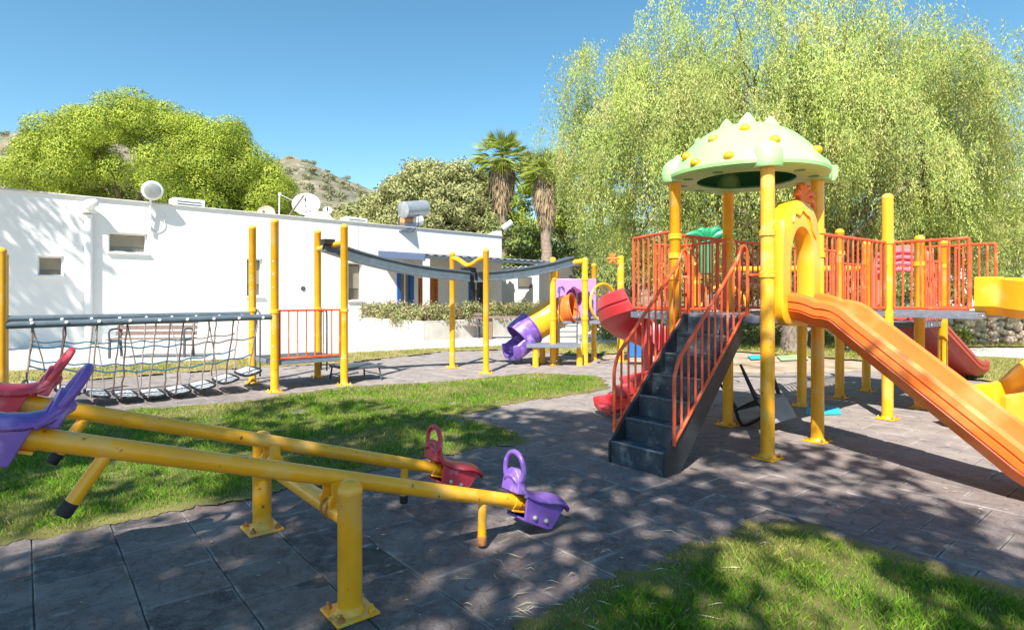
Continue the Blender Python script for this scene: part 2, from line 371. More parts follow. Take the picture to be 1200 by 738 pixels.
def sheet(name, poly, z, m, label=None, kind='structure', th=0):
    bm = bmesh.new(); vs_ = [bm.verts.new((p[0], p[1], z)) for p in poly]; f = bm.faces.new(vs_)
    if f.normal.z < 0: f.normal_flip()
    bmesh.ops.triangulate(bm, faces=bm.faces[:]); me = bpy.data.meshes.new(name); bm.to_mesh(me); bm.free(); me.materials.append(m)
    o = bpy.data.objects.new(name, me); COL.objects.link(o); return tag(o, label, kind and name.replace('_',' '), None, kind)

g = MB(); g.bx(-90,90,-40,70,-.32,-.03)
tag(g.build('ground', DIRT), 'dry brown dirt with scattered litter around and beneath the trees', 'ground', None, 'structure')

def soil_grid(name, poly, z, m, label, cell=.05):
    A = np.array([p[:2] for p in poly]); lo, hi = A.min(0)-.1, A.max(0)+.1; lo = np.maximum(lo, [-16, .3]); hi = np.minimum(hi, [22, 26])
    nx, ny = int((hi[0]-lo[0])/cell)+1, int((hi[1]-lo[1])/cell)+1; X, Y = np.meshgrid(lo[0]+cell*np.arange(nx+1), lo[1]+cell*np.arange(ny+1), indexing='ij')
    cx, cy = (X[:-1,:-1]+cell/2).ravel(), (Y[:-1,:-1]+cell/2).ravel(); q_ = np.column_stack([cx, cy])
    q_ = q_+.035*np.column_stack([np.sin(cx*9+cy*5)+np.sin(cx*23-cy*17), np.cos(cx*7-cy*11)+np.sin(cx*19+cy*29)])
    k = inpoly(q_, poly).reshape(nx, ny); jx, jy = X+rng.uniform(-.3,.3,X.shape)*cell, Y+rng.uniform(-.3,.3,Y.shape)*cell
    ids = -np.ones(X.shape, int); vs_, fs_ = [], []
    for i, j in zip(*np.nonzero(k)):
        f = []
        for a, b in ((i,j),(i+1,j),(i+1,j+1),(i,j+1)):
            if ids[a,b] < 0:
                ids[a,b] = len(vs_); vs_.append((jx[a,b], jy[a,b], z+.003*math.sin(jx[a,b]*13)*math.cos(jy[a,b]*11)))
            f.append(int(ids[a,b]))
        fs_.append(f)
    me = bpy.data.meshes.new(name); me.from_pydata(vs_, [], fs_); me.materials.append(m); o = bpy.data.objects.new(name, me); COL.objects.link(o); return tag(o, label, name.replace('_', ' '), None, 'structure')
def px_poly(l): return [tuple(G(x, y).xy) for x, y in l]
# terrain beyond: a valley floor that climbs into the dry hill
xs = [-900,-200,0,30,150,250,320,345,400,440,500,600,700,900,1200,2200]; ys = [190,160,160,152,158,190,192,183,205,222,240,262,275,285,275,280]
ridge = lambda px: float(np.interp(px, xs, ys))
hv, hf = [], []; NU, ND = 150, 46
nz = lambda x, y: math.sin(x*.071+1.3)*math.cos(y*.055)+.5*math.sin(x*.17+y*.13)+.35*math.sin(x*.41-y*.33)+.25*math.sin(x*.83+y*.71)
for i in range(NU+1):
    px = -900+3100*i/NU; u = (px-CX)/F; e = (HZ-ridge(px))/F
    for j in range(ND+1):
        f = j/ND; d = 62+(260-62)*f if f < .8 else 62+198*.8+(f-.8)*5*160
        dr = 62+198*.8; k = min(1, (d-62)/(dr-62)); h = (CH+e*dr)*(k**1.25) if d <= dr else (CH+e*dr)*(1-(d-dr)/320)
        hv.append((u*d, d, -.2+h+nz(u*d, d)*1.6*k*(1 if k < 1 else .4)+random.uniform(-.35,.35)*k))
for i in range(NU):
    for j in range(ND): a = i*(ND+1)+j; hf.append((a, a+ND+1, a+ND+2, a+1))
h = MB(); h.v = [V(p) for p in hv]; h.f = hf
tag(h.build('hillside', HILL, ang=180), 'dry brown hillside speckled with scrub rising behind the roof', 'hill', None, 'structure')
# scrub over the hill
hp = np.array(hv); vis = [p for p in hv if p[1] > 90 and p[1] < 225]
cs, rs = [], []
for _ in range(6000):
    p = random.choice(vis); px = CX+F*p[0]/p[1]
    if -50 < px < 620: cs.append((p[0]+random.uniform(-2,2), p[1]+random.uniform(-2,2), p[2]+.3)); rs.append(random.uniform(.5,1.5))
o = fastmesh('hillside_scrub', HILLB, puffs(cs, rs, 60, .5, .35, .7), 4); tag(o, 'low dull green scrub bushes dotting the dry hillside', 'scrub', None, 'stuff')

# plaza
PZ = [(-34,8), (-8.5,10.6), (-5.5,13.2), (-1.7,16.4), (2.2,18.2), (4.5,19.5), (9,26), (9,40), (-30,40), (-40,20)]
sheet('concrete_plaza', PZ, -.022, PLAZA, 'pale concrete apron in front of the white building')
sheet('side_path', [(10.5,15.6),(13.2,13.2),(22,13.4),(22,17.2),(12.6,16.9)], -.015, PLAZA, 'pale concrete path in front of the rubble wall at right')

# rubber paving: one slab of separate bevelled tiles
PAVE = [(-6.5,.4),(6.5,.4),(9.5,3),(10.2,7.0),(7.9,10.4),(6.9,11.7),(4.6,11.4),(2.9,11.6),(2.5,13.6),(1.6,14.6),(0,16.4),(-1.7,15.6),(-3.67,12.96),(-5.5,12.07),(-7.9,10.1),(-13,6.2),(-10,3)]
def build_tiles():
    S = .4; verts, faces, uvs = [], [], []
    nv = (-.633/1.0007, .775/1.0007); tv = (T.x, T.y); nv = (-N.x, -N.y)
    cand, idx = [], []
    for i in range(-40, 45):
        for j in range(-30, 60):
            a = .036+.4*i+.2; b = .4*j+(.2 if i % 2 else 0)+.11
            cand.append((tv[0]*a+nv[0]*b, tv[1]*a+nv[1]*b)); idx.append((a, b))
    C = np.array(cand); keep = inpoly(C, PAVE)
    for (cx, cy), k in zip(cand, keep):
        if not k: continue
        g_ = .0014+random.random()*.0020; hs = S/2-g_; z = random.gauss(0, .0020); tx, ty = random.gauss(0, .009), random.gauss(0, .009); rot = random.gauss(0, .006)
        if random.random() < .06: z += random.uniform(.002,.005); tx *= 1.8
        ba = len(verts)
        for (zz, ins) in ((-.03, 0), (-.006, 0), (0, .004)):
            for (u, v_) in ((-1,-1),(1,-1),(1,1),(-1,1)):
                uu, vv = u*(hs-ins), v_*(hs-ins); uu, vv = uu-vv*rot, vv+uu*rot
                verts.append((cx+tv[0]*uu+nv[0]*vv, cy+tv[1]*uu+nv[1]*vv, z+zz+tx*uu+ty*vv)); 
                uvs.append((.5+u*.5*(hs-ins)/hs, .5+v_*.5*(hs-ins)/hs))
        for l in (0, 4):
            for k4 in range(4): faces.append((ba+l+k4, ba+l+(k4+1) % 4, ba+l+4+(k4+1) % 4, ba+l+4+k4))
        faces.append((ba+8, ba+9, ba+10, ba+11))
    me = bpy.data.meshes.new('rubber_paving'); me.from_pydata(verts, [], faces); ul = me.uv_layers.new(name='UVMap')
    li = np.zeros(len(me.loops), np.int32); me.loops.foreach_get('vertex_index', li); ul.data.foreach_set('uv', np.array(uvs, np.float32)[li].ravel())
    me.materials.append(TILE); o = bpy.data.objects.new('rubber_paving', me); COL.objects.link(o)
    return tag(o, 'worn grey rubber safety tiles laid in staggered squares', 'paving', None, 'structure')
build_tiles()
soil_grid('paving_bed', PAVE, -.007, mat('joint_dust', (.09,.075,.065), .95, .3, 8), 'dust and grit in the joints of the rubber tiles', .12)

# lawns
LAWN1 = px_poly([(0,640),(100,622),(200,600),(330,576),(420,556),(540,530),(625,519),(598,503),(537,487),(600,473),(690,461),(716,452),(700,441),(630,437),(500,449),(402,453),(280,471),(60,487),(-100,502)])+[(-9.5,5.5),(-9,1.5),(-4.4,2.6)]
LAWN2 = px_poly([(600,738),(700,682),(800,640),(880,611),(905,609),(960,620),(1060,650),(1200,690)])+[(3.4,2.3),(3.2,.7),(-1.6,.7),(-1.2,1.7)]
LAWN3 = [(-40,6.8),(-13.6,6.1),(-8.05,10.1),(-5.6,12.1),(-3.75,13.0),(-1.8,15.7),(0,16.5),(1.6,14.7),(2.2,14.8),(4.1,16.6),(4.4,19.4),(2.2,18.2),(-1.7,16.9),(-5.5,14.6),(-8.7,12.4),(-13,9.6),(-34,9.9)]
LAWN4 = [(8.0,10.7),(9.9,8.2),(18,8.5),(21,13.3),(13.0,13.1),(10.3,15.4),(8.8,13.6)]
def lawn(poly, name, label, dens, hgt, zone=None, thin=1., gm=None):
    rp = rough_poly(poly); soil_grid(name+'_soil', poly, .006, EDGE if thin < 1 else SOIL, label+', its thatch', .03 if thin == 1 else .12)
    A = np.array(rp); lo, hi = A.min(0), A.max(0); P_all, H_all = [], []
    for (d0, d1, dn, hh, ww) in dens:
        y0, y1 = max(lo[1], d0), min(hi[1], d1)
        if y1 <= y0: continue
        xr0, xr1 = max(lo[0], -1.15*d1-1.6), min(hi[0], 1.15*d1+1.6); n = int((xr1-xr0)*(y1-y0)*dn)
        P = np.column_stack([rng.uniform(xr0, xr1, n), rng.uniform(y0, y1, n)]); P = P[(np.abs(P[:,0]) < 1.1*P[:,1]+1.6)]
        P = P[inpoly(P, rp)]
        # clumpy growth
        cl = np.sin(P[:,0]*5.1+1)*np.sin(P[:,1]*4.3)+.7*np.sin(P[:,0]*11.+P[:,1]*7)+.5*np.sin(P[:,0]*23.-P[:,1]*19)
        ed = edgedist(P, poly); keep = rng.random(len(P)) < np.clip(.25+ed*4.5, 0, 1)*np.clip(.8+.25*cl, .25, 1)*thin
        P, cl, ed = P[keep], cl[keep], ed[keep]; n = len(P)
        H = hh*(.35+.85*rng.random(n)**1.5)*(1+.25*cl)*np.clip(.35+ed*2.4, .3, 1); an = rng.uniform(0, 2*np.pi, n); ln = rng.random(n)*.9
        D = np.column_stack([np.cos(an), np.sin(an)]); S = np.column_stack([-np.sin(an), np.cos(an)]); S2 = np.column_stack([np.cos(an*3), np.sin(an*3)])
        q = np.zeros((n, 4, 3)); w_ = ww*(.6+.8*rng.random(n))
        q[:,0,:2] = P-S2*w_[:,None]*.5; q[:,1,:2] = P+S2*w_[:,None]*.5; q[:,0,2] = q[:,1,2] = .006
        m = P+D*(H*ln*.35)[:,None]; q[:,2,:2] = P+D*(H*ln)[:,None]; q[:,2,2] = .004+H; q[:,3,:2] = m-S2*w_[:,None]*.45; q[:,3,2] = .004+H*.55
        P_all.append(q.reshape(-1,3)); pt = np.sin(P[:,0]*1.3+.5)*np.sin(P[:,1]*1.7+1)+.5*np.sin(P[:,0]*3.7-P[:,1]*2.9); dry = np.clip(.9-ed*5, 0, .85)+.75*(rng.random(n) < .12)+np.clip(pt*.8-.35, 0, .6); H_all.append(np.clip(dry, 0, 1))
    o = fastmesh(name+'_grass', gm or (GRASSD if thin < 1 else GRASS), np.concatenate(P_all), 4, attr=('dry', np.concatenate(H_all)))
    return tag(o, label, 'grass', None, 'stuff')
lawn(LAWN1, 'middle_lawn', 'green grass between the seesaw and the rope bridge', [(1.5,5.2,7000,.045,.005),(5.2,8,3400,.048,.007),(8,12,1700,.05,.010)], .05)
lawn(LAWN2, 'front_lawn', 'bright green grass corner in the foreground at lower right', [(.6,4.2,12500,.040,.0040)], .05)
lawn(LAWN3, 'back_lawn', 'sunny worn grass between the grey path and the building', [(5,20,900,.05,.014)], .05, thin=.75)
lawn(LAWN4, 'side_lawn', 'patch of grass by the rubble wall behind the red slide', [(8,16,1000,.05,.013)], .05, thin=.8)
# grass under the big tree
lawn([(4.6,17.2),(8.2,13.4),(10,15.8),(12.4,17.2),(20,17.3),(20,24),(5,24)], 'tree_lawn', 'rough green growth under the big weeping tree', [(12,24,600,.09,.02)], .05, thin=.7)

# loose litter on the tiles
n = 2600; P = np.column_stack([rng.uniform(-3.5,7.5,n), rng.uniform(2.2,11.5,n)]); P = P[inpoly(P, PAVE) & ~inpoly(P, LAWN1) & ~inpoly(P, LAWN2)]
c_ = rng.random(len(P)) < np.clip(.25+.5*np.sin(P[:,0]*1.7)*np.sin(P[:,1]*1.3)+.35*(P[:,0] > 2), .1, 1); P = P[c_]; n = len(P)
D = rnd_dirs(n); D[:,2] *= .15; D /= np.linalg.norm(D, axis=1, keepdims=True)
q = leaf_quads(np.column_stack([P, np.full(n, .009)]), D, .018+.03*rng.random(n), .006+.012*rng.random(n)).reshape(-1,4,3); q[:,:,2] = .006+.006*rng.random((n,4))
LITM = mat('dry_leaf_litter', (.46,.38,.24), .8, .3, 30, isl=.4)
tag(fastmesh('fallen_leaves', LITM, q, 4), 'tiny dry leaves and specks scattered over the rubber tiles', 'leaf litter', None, 'stuff')
q = []
for _ in range(70):
    c = random.choice([(.35,3.0,.5),(.1,2.9,.35),(1.1,3.5,.4),(-.1,3.2,.5)]); p = V((random.gauss(c[0],c[2]*.6), random.gauss(c[1],c[2]*.5), .012)); a = random.uniform(0,6.28); l = random.uniform(.05,.16)
    q.append([p, p+V((math.cos(a)*l*.5, math.sin(a)*l*.5+.003, .012)), p+V((math.cos(a+.2)*l, math.sin(a+.2)*l, 0)), p+V((math.cos(a)*l*.5, math.sin(a)*l*.5-.002, .009))])
tag(fastmesh('dry_needles', LITM, np.array([[list(v) for v in k] for k in q]), 4), 'brown twigs and needles along the edge of the front lawn', 'twigs', None, 'stuff')

# ------------------------------------------------------------------ shared playground pieces
def post(root, p, ztop, r=.06, collars=(), z0=0., plate=True, holes=(), m=None, rusty=True):
    p = V((p[0], p[1], 0)); b = MB()
    prof = [(r, z0), (r, ztop-.055), (r*1.04, ztop-.053), (r*1.04, ztop-.035)]+[(r*1.04*math.cos(a), ztop-.035+.05*math.sin(a)) for a in [R(x) for x in (15,30,45,60,75,88)]]
    b.lathe(p, prof, 24); o = b.build('post', m or YEL, root, ang=50)
    for z in collars:
        c = MB(); c.lathe(p+V((0,0,z)), [(r+.001,-.028),(r+.012,-.024),(r+.014,-.012),(r+.009,0),(r+.014,.012),(r+.012,.024),(r+.001,.028)], 24, caps=False); c.build('clamp_ring', m or YEL, o, ang=60)
    if holes:
        c = MB()
        for z in holes: c.lathe(p+V((0,-r+.002,z)), [(.012,0),(.012,.006),(.004,.009)], 8, up=(0,-1,0))
        c.build('bolt_head', GAL, o)
    if plate:
        c = MB(); s = .105 if r > .05 else .09
        c.box(p+V((0,0,.010)), T*s, N*s, V((0,0,.007))); c.lathe(p, [(r+.02,.014),(r+.008,.03),(r+.001,.045)], 20)
        q = c.build('base_plate', YEL, o, bevel=.003)
        for i in (-1,1):
            for j in (-1,1):
                c = MB(); cc = p+T*s*.72*i+N*s*.72*j; c.lathe(cc+V((0,0,.015)), [(.019,0),(.019,.013),(.012,.02),(.008,.021),(.008,.032),(.004,.036)], 6)
                c.build('anchor_bolt', BOLT if random.random() < .6 else YEL, o)
    return o
def railing(root, a, b, z0, z1, n, gap=.075, rb=.0115, rt=.017, m=None, name='railing', bow=0.):
    m = m or ORR; a, b = V((a[0],a[1],0)), V((b[0],b[1],0)); d = (b-a).normalized(); a, b = a+d*gap, b-d*gap; pv = V((-d.y, d.x, 0))
    f = MB(); P = lambda k: a.lerp(b, k)+pv*bow*math.sin(math.pi*k)
    for z in (z0, z1): f.tube([P(k/6)+V((0,0,z)) for k in range(7)], rt, 10)
    for k in (0, 1):
        f.tube([P(k)+V((0,0,z0)), P(k)+V((0,0,z1))], rt, 10)
        for z in (z1-.06, z0+.12): f.tube([P(k)+V((0,0,z)), P(k)+(d if k else -d)*(gap-.045)+V((0,0,z))], .011, 8)
    o = f.build(name, m, root)
    for i in range(1, n+1):
        k = i/(n+1); q = MB(); q.tube([P(k)+V((0,0,z0)), P(k)+V((0,0,z1))], rb, 8); q.build('bar', m, o)
    return o
def chute_prof(w, h, th=.035, groove=True):
    o = [(-w-th, h-.02), (-w-th*.3, h+.008), (-w+.012, h-.012), (-w+.03, h*.45), (-w*.78, .03), (-w*.35, 0.), (w*.35, 0.), (w*.78, .03), (w-.03, h*.45), (w-.012, h-.012), (w+th*.3, h+.008), (w+th, h-.02)]
    side = [(w+th+.004, h*.66),(w+th-.010, h*.64),(w+th-.010, h*.58),(w+th+.002, h*.56),(w+th, h*.32),(w+th-.012, h*.30),(w+th-.012, h*.24),(w+th-.002, h*.22)] if groove else [(w+th, h*.3)]
    bot = [(w*.86, -.045), (w*.5, -.055), (-w*.5, -.055), (-w*.86, -.045)]
    return o+side+bot+[(-a, b) for a, b in reversed(side)]
def spline(pts, n=10):
    pts = [V(p) for p in pts]; P = [pts[0]*2-pts[1]]+pts+[pts[-1]*2-pts[-2]]; out = []
    for i in range(1, len(P)-2):
        for k in range(n):
            t = k/n; a, b, c, d = P[i-1], P[i], P[i+1], P[i+2]
            out.append(.5*((2*b)+(c-a)*t+(2*a-5*b+4*c-d)*t*t+(3*b-a-3*c+d)*t**3))
    out.append(pts[-1]); return out

# ------------------------------------------------------------------ 1. seesaw
def seesaw():
    fp, bp = V((-.764,2.815,0)), V((-1.598,3.818,0)); ax = (bp-fp).normalized()
    root = empty('seesaw', (fp+bp)/2, 'double yellow seesaw with red and purple seats in the foreground', 'seesaw')
    for p in (fp, bp): post(root, p, .615, .057, rusty=True)
    c = MB(); c.tube([fp+V((0,0,.44)), bp+V((0,0,.44))], .045, 20); c.build('crossbar', YEL, root)
    tl = math.atan(.32)
    for P, seatm, sd in ((fp+ax*.19, PUR, 1), (bp-ax*.19, SEATR, 1)):
        o = V((P.x, P.y, .594)); u = V((T.x*math.cos(tl), T.y*math.cos(tl), -math.sin(tl))); wv = V((T.x*math.sin(tl), T.y*math.sin(tl), math.cos(tl))); lat = u.cross(wv)
        beam = MB(); beam.tube([o-u*1.42, o+u*1.42], .042, 24); bo = beam.build('beam', YEL, root)
        # pivot
        pv = MB(); pc = V((P.x, P.y, .485))
        for k in (-1, 1):
            pv.lathe(pc+ax*.055*k-ax*.012, [(.046,0),(.05,.004),(.05,.02),(.046,.024)], 20, up=ax); pv.box(pc+ax*.055*k+V((0,0,.05)), T*.03, ax*.008, V((0,0,.05)))
        pv.lathe(pc-ax*.08, [(.016,0),(.016,.16)], 12, up=ax)
        pv.lathe(pc+ax*.082, [(.024,0),(.024,.012),(.012,.02)], 8, up=ax); pv.lathe(pc-ax*.082, [(.024,0),(.024,.012),(.012,.02)], 8, up=-ax)
        pv.build('pivot_bracket', YEL, root)
        col = MB(); col.lathe(V((P.x,P.y,.44))-ax*.0-ax*.03, [(.046,0),(.052,.004),(.052,.02),(.046,.024)], 20, up=ax); col.lathe(V((P.x,P.y,.44))+ax*.03, [(.046,0),(.052,.004),(.052,.02),(.046,.024)], 20, up=ax); col.build('pivot_collar', BOLT, root)
        for s in (-1, 1):
            # stop leg, splayed outwards
            a0 = o+u*s*.965; dd = (u*s*.28-wv*.96).normalized(); l0 = MB(); l0.tube([a0+dd*.02, a0+dd*.235], .026, 18); lg = l0.build('stop_leg', YEL, bo)
            l1 = MB(); l1.lathe(a0+dd*.225, [(.0275,0),(.029,.004),(.029,.05),(.026,.055)], 18, up=dd); l1.build('rubber_foot', BOLT if (seatm is PUR and s > 0) else BLACK, lg)
            # seat, local frame: x outward, y lateral, z up from beam axis
            M = Matrix.Identity(4)
            for i, vv in enumerate((u*s, lat*s, wv)):
                for k in range(3): M[k][i] = vv[k]
            for k in range(3): M[k][3] = o[k]
            st = MB(); st.M = M
            # saddle as lofted cross-sections along x: (x, top z, halfwidth, droop)
            sec = [(1.13,.155,.045,.02),(1.16,.135,.075,.03),(1.20,.105,.095,.035),(1.26,.078,.10,.035),(1.32,.066,.105,.035),(1.40,.062,.115,.03),(1.48,.070,.125,.03),(1.55,.070,.125,.035),(1.60,.045,.105,.03),(1.615,.015,.09,.02)]
            nn = 9; vs_, fs_ = [], []
            for (x, z, hw, dr) in sec:
                for k in range(nn):
                    f = -1+2*k/(nn-1); vs_.append((x, hw*f, z-dr*abs(f)**2.5))
            for i in range(len(sec)-1):
                for k in range(nn-1): a = i*nn+k; fs_.append((a, a+1, a+nn+1, a+nn))
            st.add(vs_, fs_); seat = st.build('seat', seatm, root, solid=.018, ang=60)
            # skirt: tapering box under the saddle
            sk_ = MB(); sk_.M = M
            prof = [(1.235,.055),(1.262,-.095),(1.46,-.128),(1.50,-.125),(1.585,.03),(1.40,.045)]
            for y in (-.092,.074): sk_.prism([(x, y, z) for x, z in prof], (0,.018,0))
            sk_.prism([(1.585,-.074,.03),(1.50,-.074,-.125),(1.486,-.074,-.125),(1.571,-.074,.03)], (0,.148,0))
            sk_.prism([(1.262,-.074,-.095),(1.46,-.074,-.128),(1.46,-.074,-.112),(1.262,-.074,-.079)], (0,.148,0))
            sk_.build('seat_skirt', seatm, seat, bevel=.005)
            # knee shield hump
            hp_ = MB(); hp_.M = M; pr = [(-.075,0)]+[(.075*math.cos(R(a)), .075*.98*math.sin(R(a))+.02) for a in range(180,-1,-20)][::1]+[(.075,0)]
            hp_.prism([(1.16-.22*z, y*1.1, .055+z*1.55) for y, z in pr], (.055,0,0)); hp_.prism([(1.213-.22*z, y*.6, .06+z*.95) for y, z in pr], (.014,0,0)); hp_.build('knee_shield', seatm, seat, bevel=.012)
            # handle loop leaning inwards
            hd = MB(); hd.M = M; pts = []
            for k in range(25):
                a = R(-35+250*k/24); yy = .088*math.cos(a); zz = .115+.105*math.sin(a)
                tt = .085+zz*1.0; pts.append((1.20-.28*(zz+.02), yy, .070+zz))
            pts = [(1.235,.085,.05)]+pts+[(1.235,-.085,.05)]
            hd.tube(spline(pts, 3), .0165, 12); hd.build('handle', seatm, seat, ang=80)
            for x in (1.33,1.43):
                for y in (-.098,.098): bl = MB(); bl.M = M; bl.lathe((x, y, -.065-.1*(x-1.33)), [(.016,-.004),(.016,.006),(.008,.012)], 10, up=(0, math.copysign(1, y), 0)); bl.build('seat_bolt', GAL, seat)
            ec = MB(); ec.lathe(o+u*s*1.2, [(.047,0),(.047,.05)], 20, up=u*s); ec.box(o+u*s*1.25-wv*.05, u*.045, lat*.03, wv*.006); ec.build('end_bracket', YEL, bo)
seesaw()

# ------------------------------------------------------------------ 2. climbing course: rope bridge, platform, overhead track, small slide tower
def climbing_course():
    c0 = V((-3.57,9.96,0)); Tu, Nu = T*.56, N*.575
    Pc, Pe, Pb, Pd = c0-Tu+Nu, c0+Tu+Nu, c0-Tu-Nu, c0+Tu-Nu
    root = empty('climbing_course', c0, 'low yellow climbing course with rope bridge, railed platform, overhead track and tube slide', 'climbing frame')
    for p in (Pb, Pc): post(root, p, 2.65, .06, (1.24,) , holes=(.5,.7,.9,1.6,1.8,2.0))
    for p in (Pd, Pe): post(root, p, 2.65, .06, (1.24,))
    A1, A2 = Pc-T*3.2, Pb-T*3.2
    for p in (A1, A2): post(root, p, 2.05, .066)
    zb = 1.14
    rb = empty_part = None
    b1 = MB(); b1.tube([A1+T*.05+V((0,0,zb-.01)), Pc-T*.05+V((0,0,zb+.02))], .045, 16); bm1 = b1.build('beam', DGREY, root)
    b2 = MB(); b2.tube([A2+T*.05+V((0,0,zb+.03)), Pb-T*.05+V((0,0,zb+.03))], .045, 16); bm2 = b2.build('beam', DGREY, root)
    for beam, A in ((bm1, A1), (bm2, A2)):
        k = MB()
        for i in range(9): k.ball(A+T*(.3+.34*i)+N*.045+V((0,0,zb+.01)), .022, 10, 6)
        k.build('bolt_cap', WPAINT, beam)
    ns = 9; steps = []
    for i in range(ns):
        f = (i+.5)/ns; a = .18+2.95*f; z = .40-.32*(math.sin(math.pi*min(1,f*.93+.02)))**.9; dz = -.32*math.pi*math.cos(math.pi*f)*.3/3
        c = A1.lerp(A2, .5)+T*a+V((0,0,z)); tt = (T+V((0,0,-math.cos(math.pi*f)*.30))).normalized(); up = tt.cross(-N).normalized(); up = up if up.z > 0 else -up
        s = MB(); pts = []
        for k in range(20):
            an = 2*math.pi*k/20; ca, sa = math.cos(an), math.sin(an)
            pts.append(c+tt*.135*math.copysign(abs(ca)**.6, ca)+N*.40*math.copysign(abs(sa)**.6, sa))
        s.tube(pts, .018, 8, closed=True); st = s.build('bridge_step', BLACK, root)
        s = MB(); s.box(c+up*.004, tt*.105, N*.36, up*.010); q = s.build('tread', STEPM, st, bevel=.006)
        s = MB()
        for ii in range(-2,3):
            for jj in (-1,0,1): s.lathe(c+up*.014+N*.14*ii+tt*.06*jj, [(.014,0),(.014,.004),(.008,.007)], 8, up=up)
        s.build('stud', STEPM, st); steps.append((a, z, c))
    for side, (A, off) in enumerate(((A1, N*.42), (A2, -N*.42))):
        mid = A1.lerp(A2, .5)
        for i in range(ns):
            a, z, c = steps[i]; topp = A+T*(.3+.33*i+(.04 if side else 0))+V((0,0,zb-.03)); bot = c+off-T*.10
            n_ = 9; pts = [topp.lerp(bot, k/n_)+V((random.gauss(0,.006), random.gauss(0,.006), -.02*math.sin(math.pi*k/n_))) for k in range(n_+1)]
            q = MB(); q.tube(pts, .011, 7); q.build('hanging_rope', ROPEW if i % 2 == 0 else ROPEN, root)
            if i < ns-1 and (i+side) % 3 == 0:
                q = MB(); q.tube([topp+T*.0, topp.lerp(c+off+T*.13, .5)+T*.01, c+off+T*.12], .009, 7); q.build('hanging_rope', ROPEW, root)
        for hz_ in (.30, .62):
            pts = []
            for i in range(ns):
                a, z, c = steps[i]; t_ = A+T*(.3+.33*i)+V((0,0,zb-.03)); bt = c+off-T*.10; kn = t_.lerp(bt, hz_)
                pts.append(kn)
                if i < ns-1:
                    a2, z2, c2 = steps[i+1]; kn2 = (A+T*(.3+.33*(i+1))+V((0,0,zb-.03))).lerp(c2+off-T*.10, hz_)
                    pts.append(kn.lerp(kn2, .5)-V((0,0,.028)))
            cut = 11 if side == 0 else 13
            q = MB(); q.tube(spline(pts[:cut], 5), .0105, 7); q.build('net_rope', ROPEB, root)
            q = MB(); q.tube(spline(pts[cut-1:], 5), .0105, 7); q.build('net_rope', ROPEN if hz_ < .5 else ROPEB, root)
    # platform
    zd = .47; d = MB(); d.box(c0+V((0,0,zd-.03)), T*.56, N*.575, V((0,0,.03))); dk = d.build('deck', DECK, root, bevel=.004)
    d = MB()
    for k in range(9): d.box(c0+N*(-.5+.125*k)+V((0,0,zd+.003)), T*.54, N*.045, V((0,0,.003)))
    d.build('deck_plank', BENCHM, dk)
    railing(root, Pc, Pe, zd+.04, 1.25, 6)
    for (p, q_) in ((Pb, Pc), (Pd, Pd.lerp(Pb, .0)+T*.0+N*.45)):
        h_ = MB(); d_ = (q_-p).normalized()
        for s_ in (0,):
            base = p+d_*.16; pts = [base+V((0,0,zd-.3)), base+V((0,0,1.1)), base+d_*.04+V((0,0,1.2)), base+d_*.12+V((0,0,1.24)), base+d_*.22+V((0,0,1.2)), base+d_*.26+V((0,0,1.1)), base+d_*.26+V((0,0,zd-.3))]
            h_.tube(spline(pts, 4), .014, 8)
        h_.build('grab_hoop', BENCHM, root)
    # low steps beside the platform
    for (cc, zt, hw) in ((c0+T*1.0+N*.05, .24, .36), (c0-T*.05+N*.1, .0, 0)):
        if not hw: continue
        s = MB(); s.box(cc+V((0,0,zt)), T*.34, N*hw, V((0,0,.02)))
        so_ = s.build('low_step', BENCHM, root, bevel=.006)
        for i in (-1,1):
            for j in (-1,1):
                q = MB(); q.tube([cc+T*.3*i+N*(hw-.05)*j+V((0,0,zt-.02)), cc+T*.33*i+N*(hw-.02)*j], .016, 8); q.build('leg', BENCHM, so_)
            q = MB(); q.tube([cc+T*.31*i-N*(hw-.04)+V((0,0,.1)), cc+T*.31*i+N*(hw-.04)+V((0,0,.1))], .010, 8); q.build('stretcher', BENCHM, so_)
    # overhead frames and track
    q = MB(); q.tube([Pd+V((0,0,2.31)), Pe+V((0,0,2.36))], .048, 16); q.build('crossbar', YEL, root)
    F1, F2 = G(530,431), G(569.5,437.5)
    for p in (F1, F2): post(root, p, 2.36, .056, (), holes=(1.1,1.2))
    q = MB(); mid = F1.lerp(F2, .5); q.tube(spline([F1+V((0,0,2.24)), F1.lerp(F2,.2)+V((0,0,2.20)), mid+V((0,0,2.07)), F1.lerp(F2,.8)+V((0,0,2.17)), F2+V((0,0,2.22))], 5), .046, 14); q.build('crossbar', YEL, root)
    q = MB(); q.box(mid+V((0,0,1.98)), T*.16, N*.05, V((0,0,.05))); q.build('track_joint', BLKP, root, bevel=.01)
    G1, G2 = G(648,427.5), G(685.5,427)
    for p in (G1, G2): post(root, p, 2.28, .066, (1.83,.98), holes=(.6,.7,1.1,1.2,1.3))
    q = MB(); q.tube([at(657,309,12.9), at(686,306,12.95)], .06, 16); q.build('crossbar', YEL, root)
    prof = [(-.05,-.10),(.05,-.10),(.05,-.075),(.02,-.065),(.02,.065),(.05,.075),(.05,.10),(-.05,.10),(-.05,.075),(-.02,.065),(-.02,-.065),(-.05,-.075)]
    for pts in (((380,288,10.2),(430,304,10.7),(490,317,11.2),(548,324,11.75)), ((558,325,11.85),(600,321,12.2),(640,314,12.6),(670,306,12.95))):
        P_ = spline([at(*p) for p in pts], 8)
        for s_ in (-1, 1):
            q = MB(); q.sweep([p+N*.06*s_ for p in P_], prof); q.build('overhead_track', DGREY, root, ang=30)
    q = MB(); q.box(at(384,284,10.15), T*.10, N*.09, V((0,0,.05))); q.build('track_end', BLKP, root, bevel=.01)
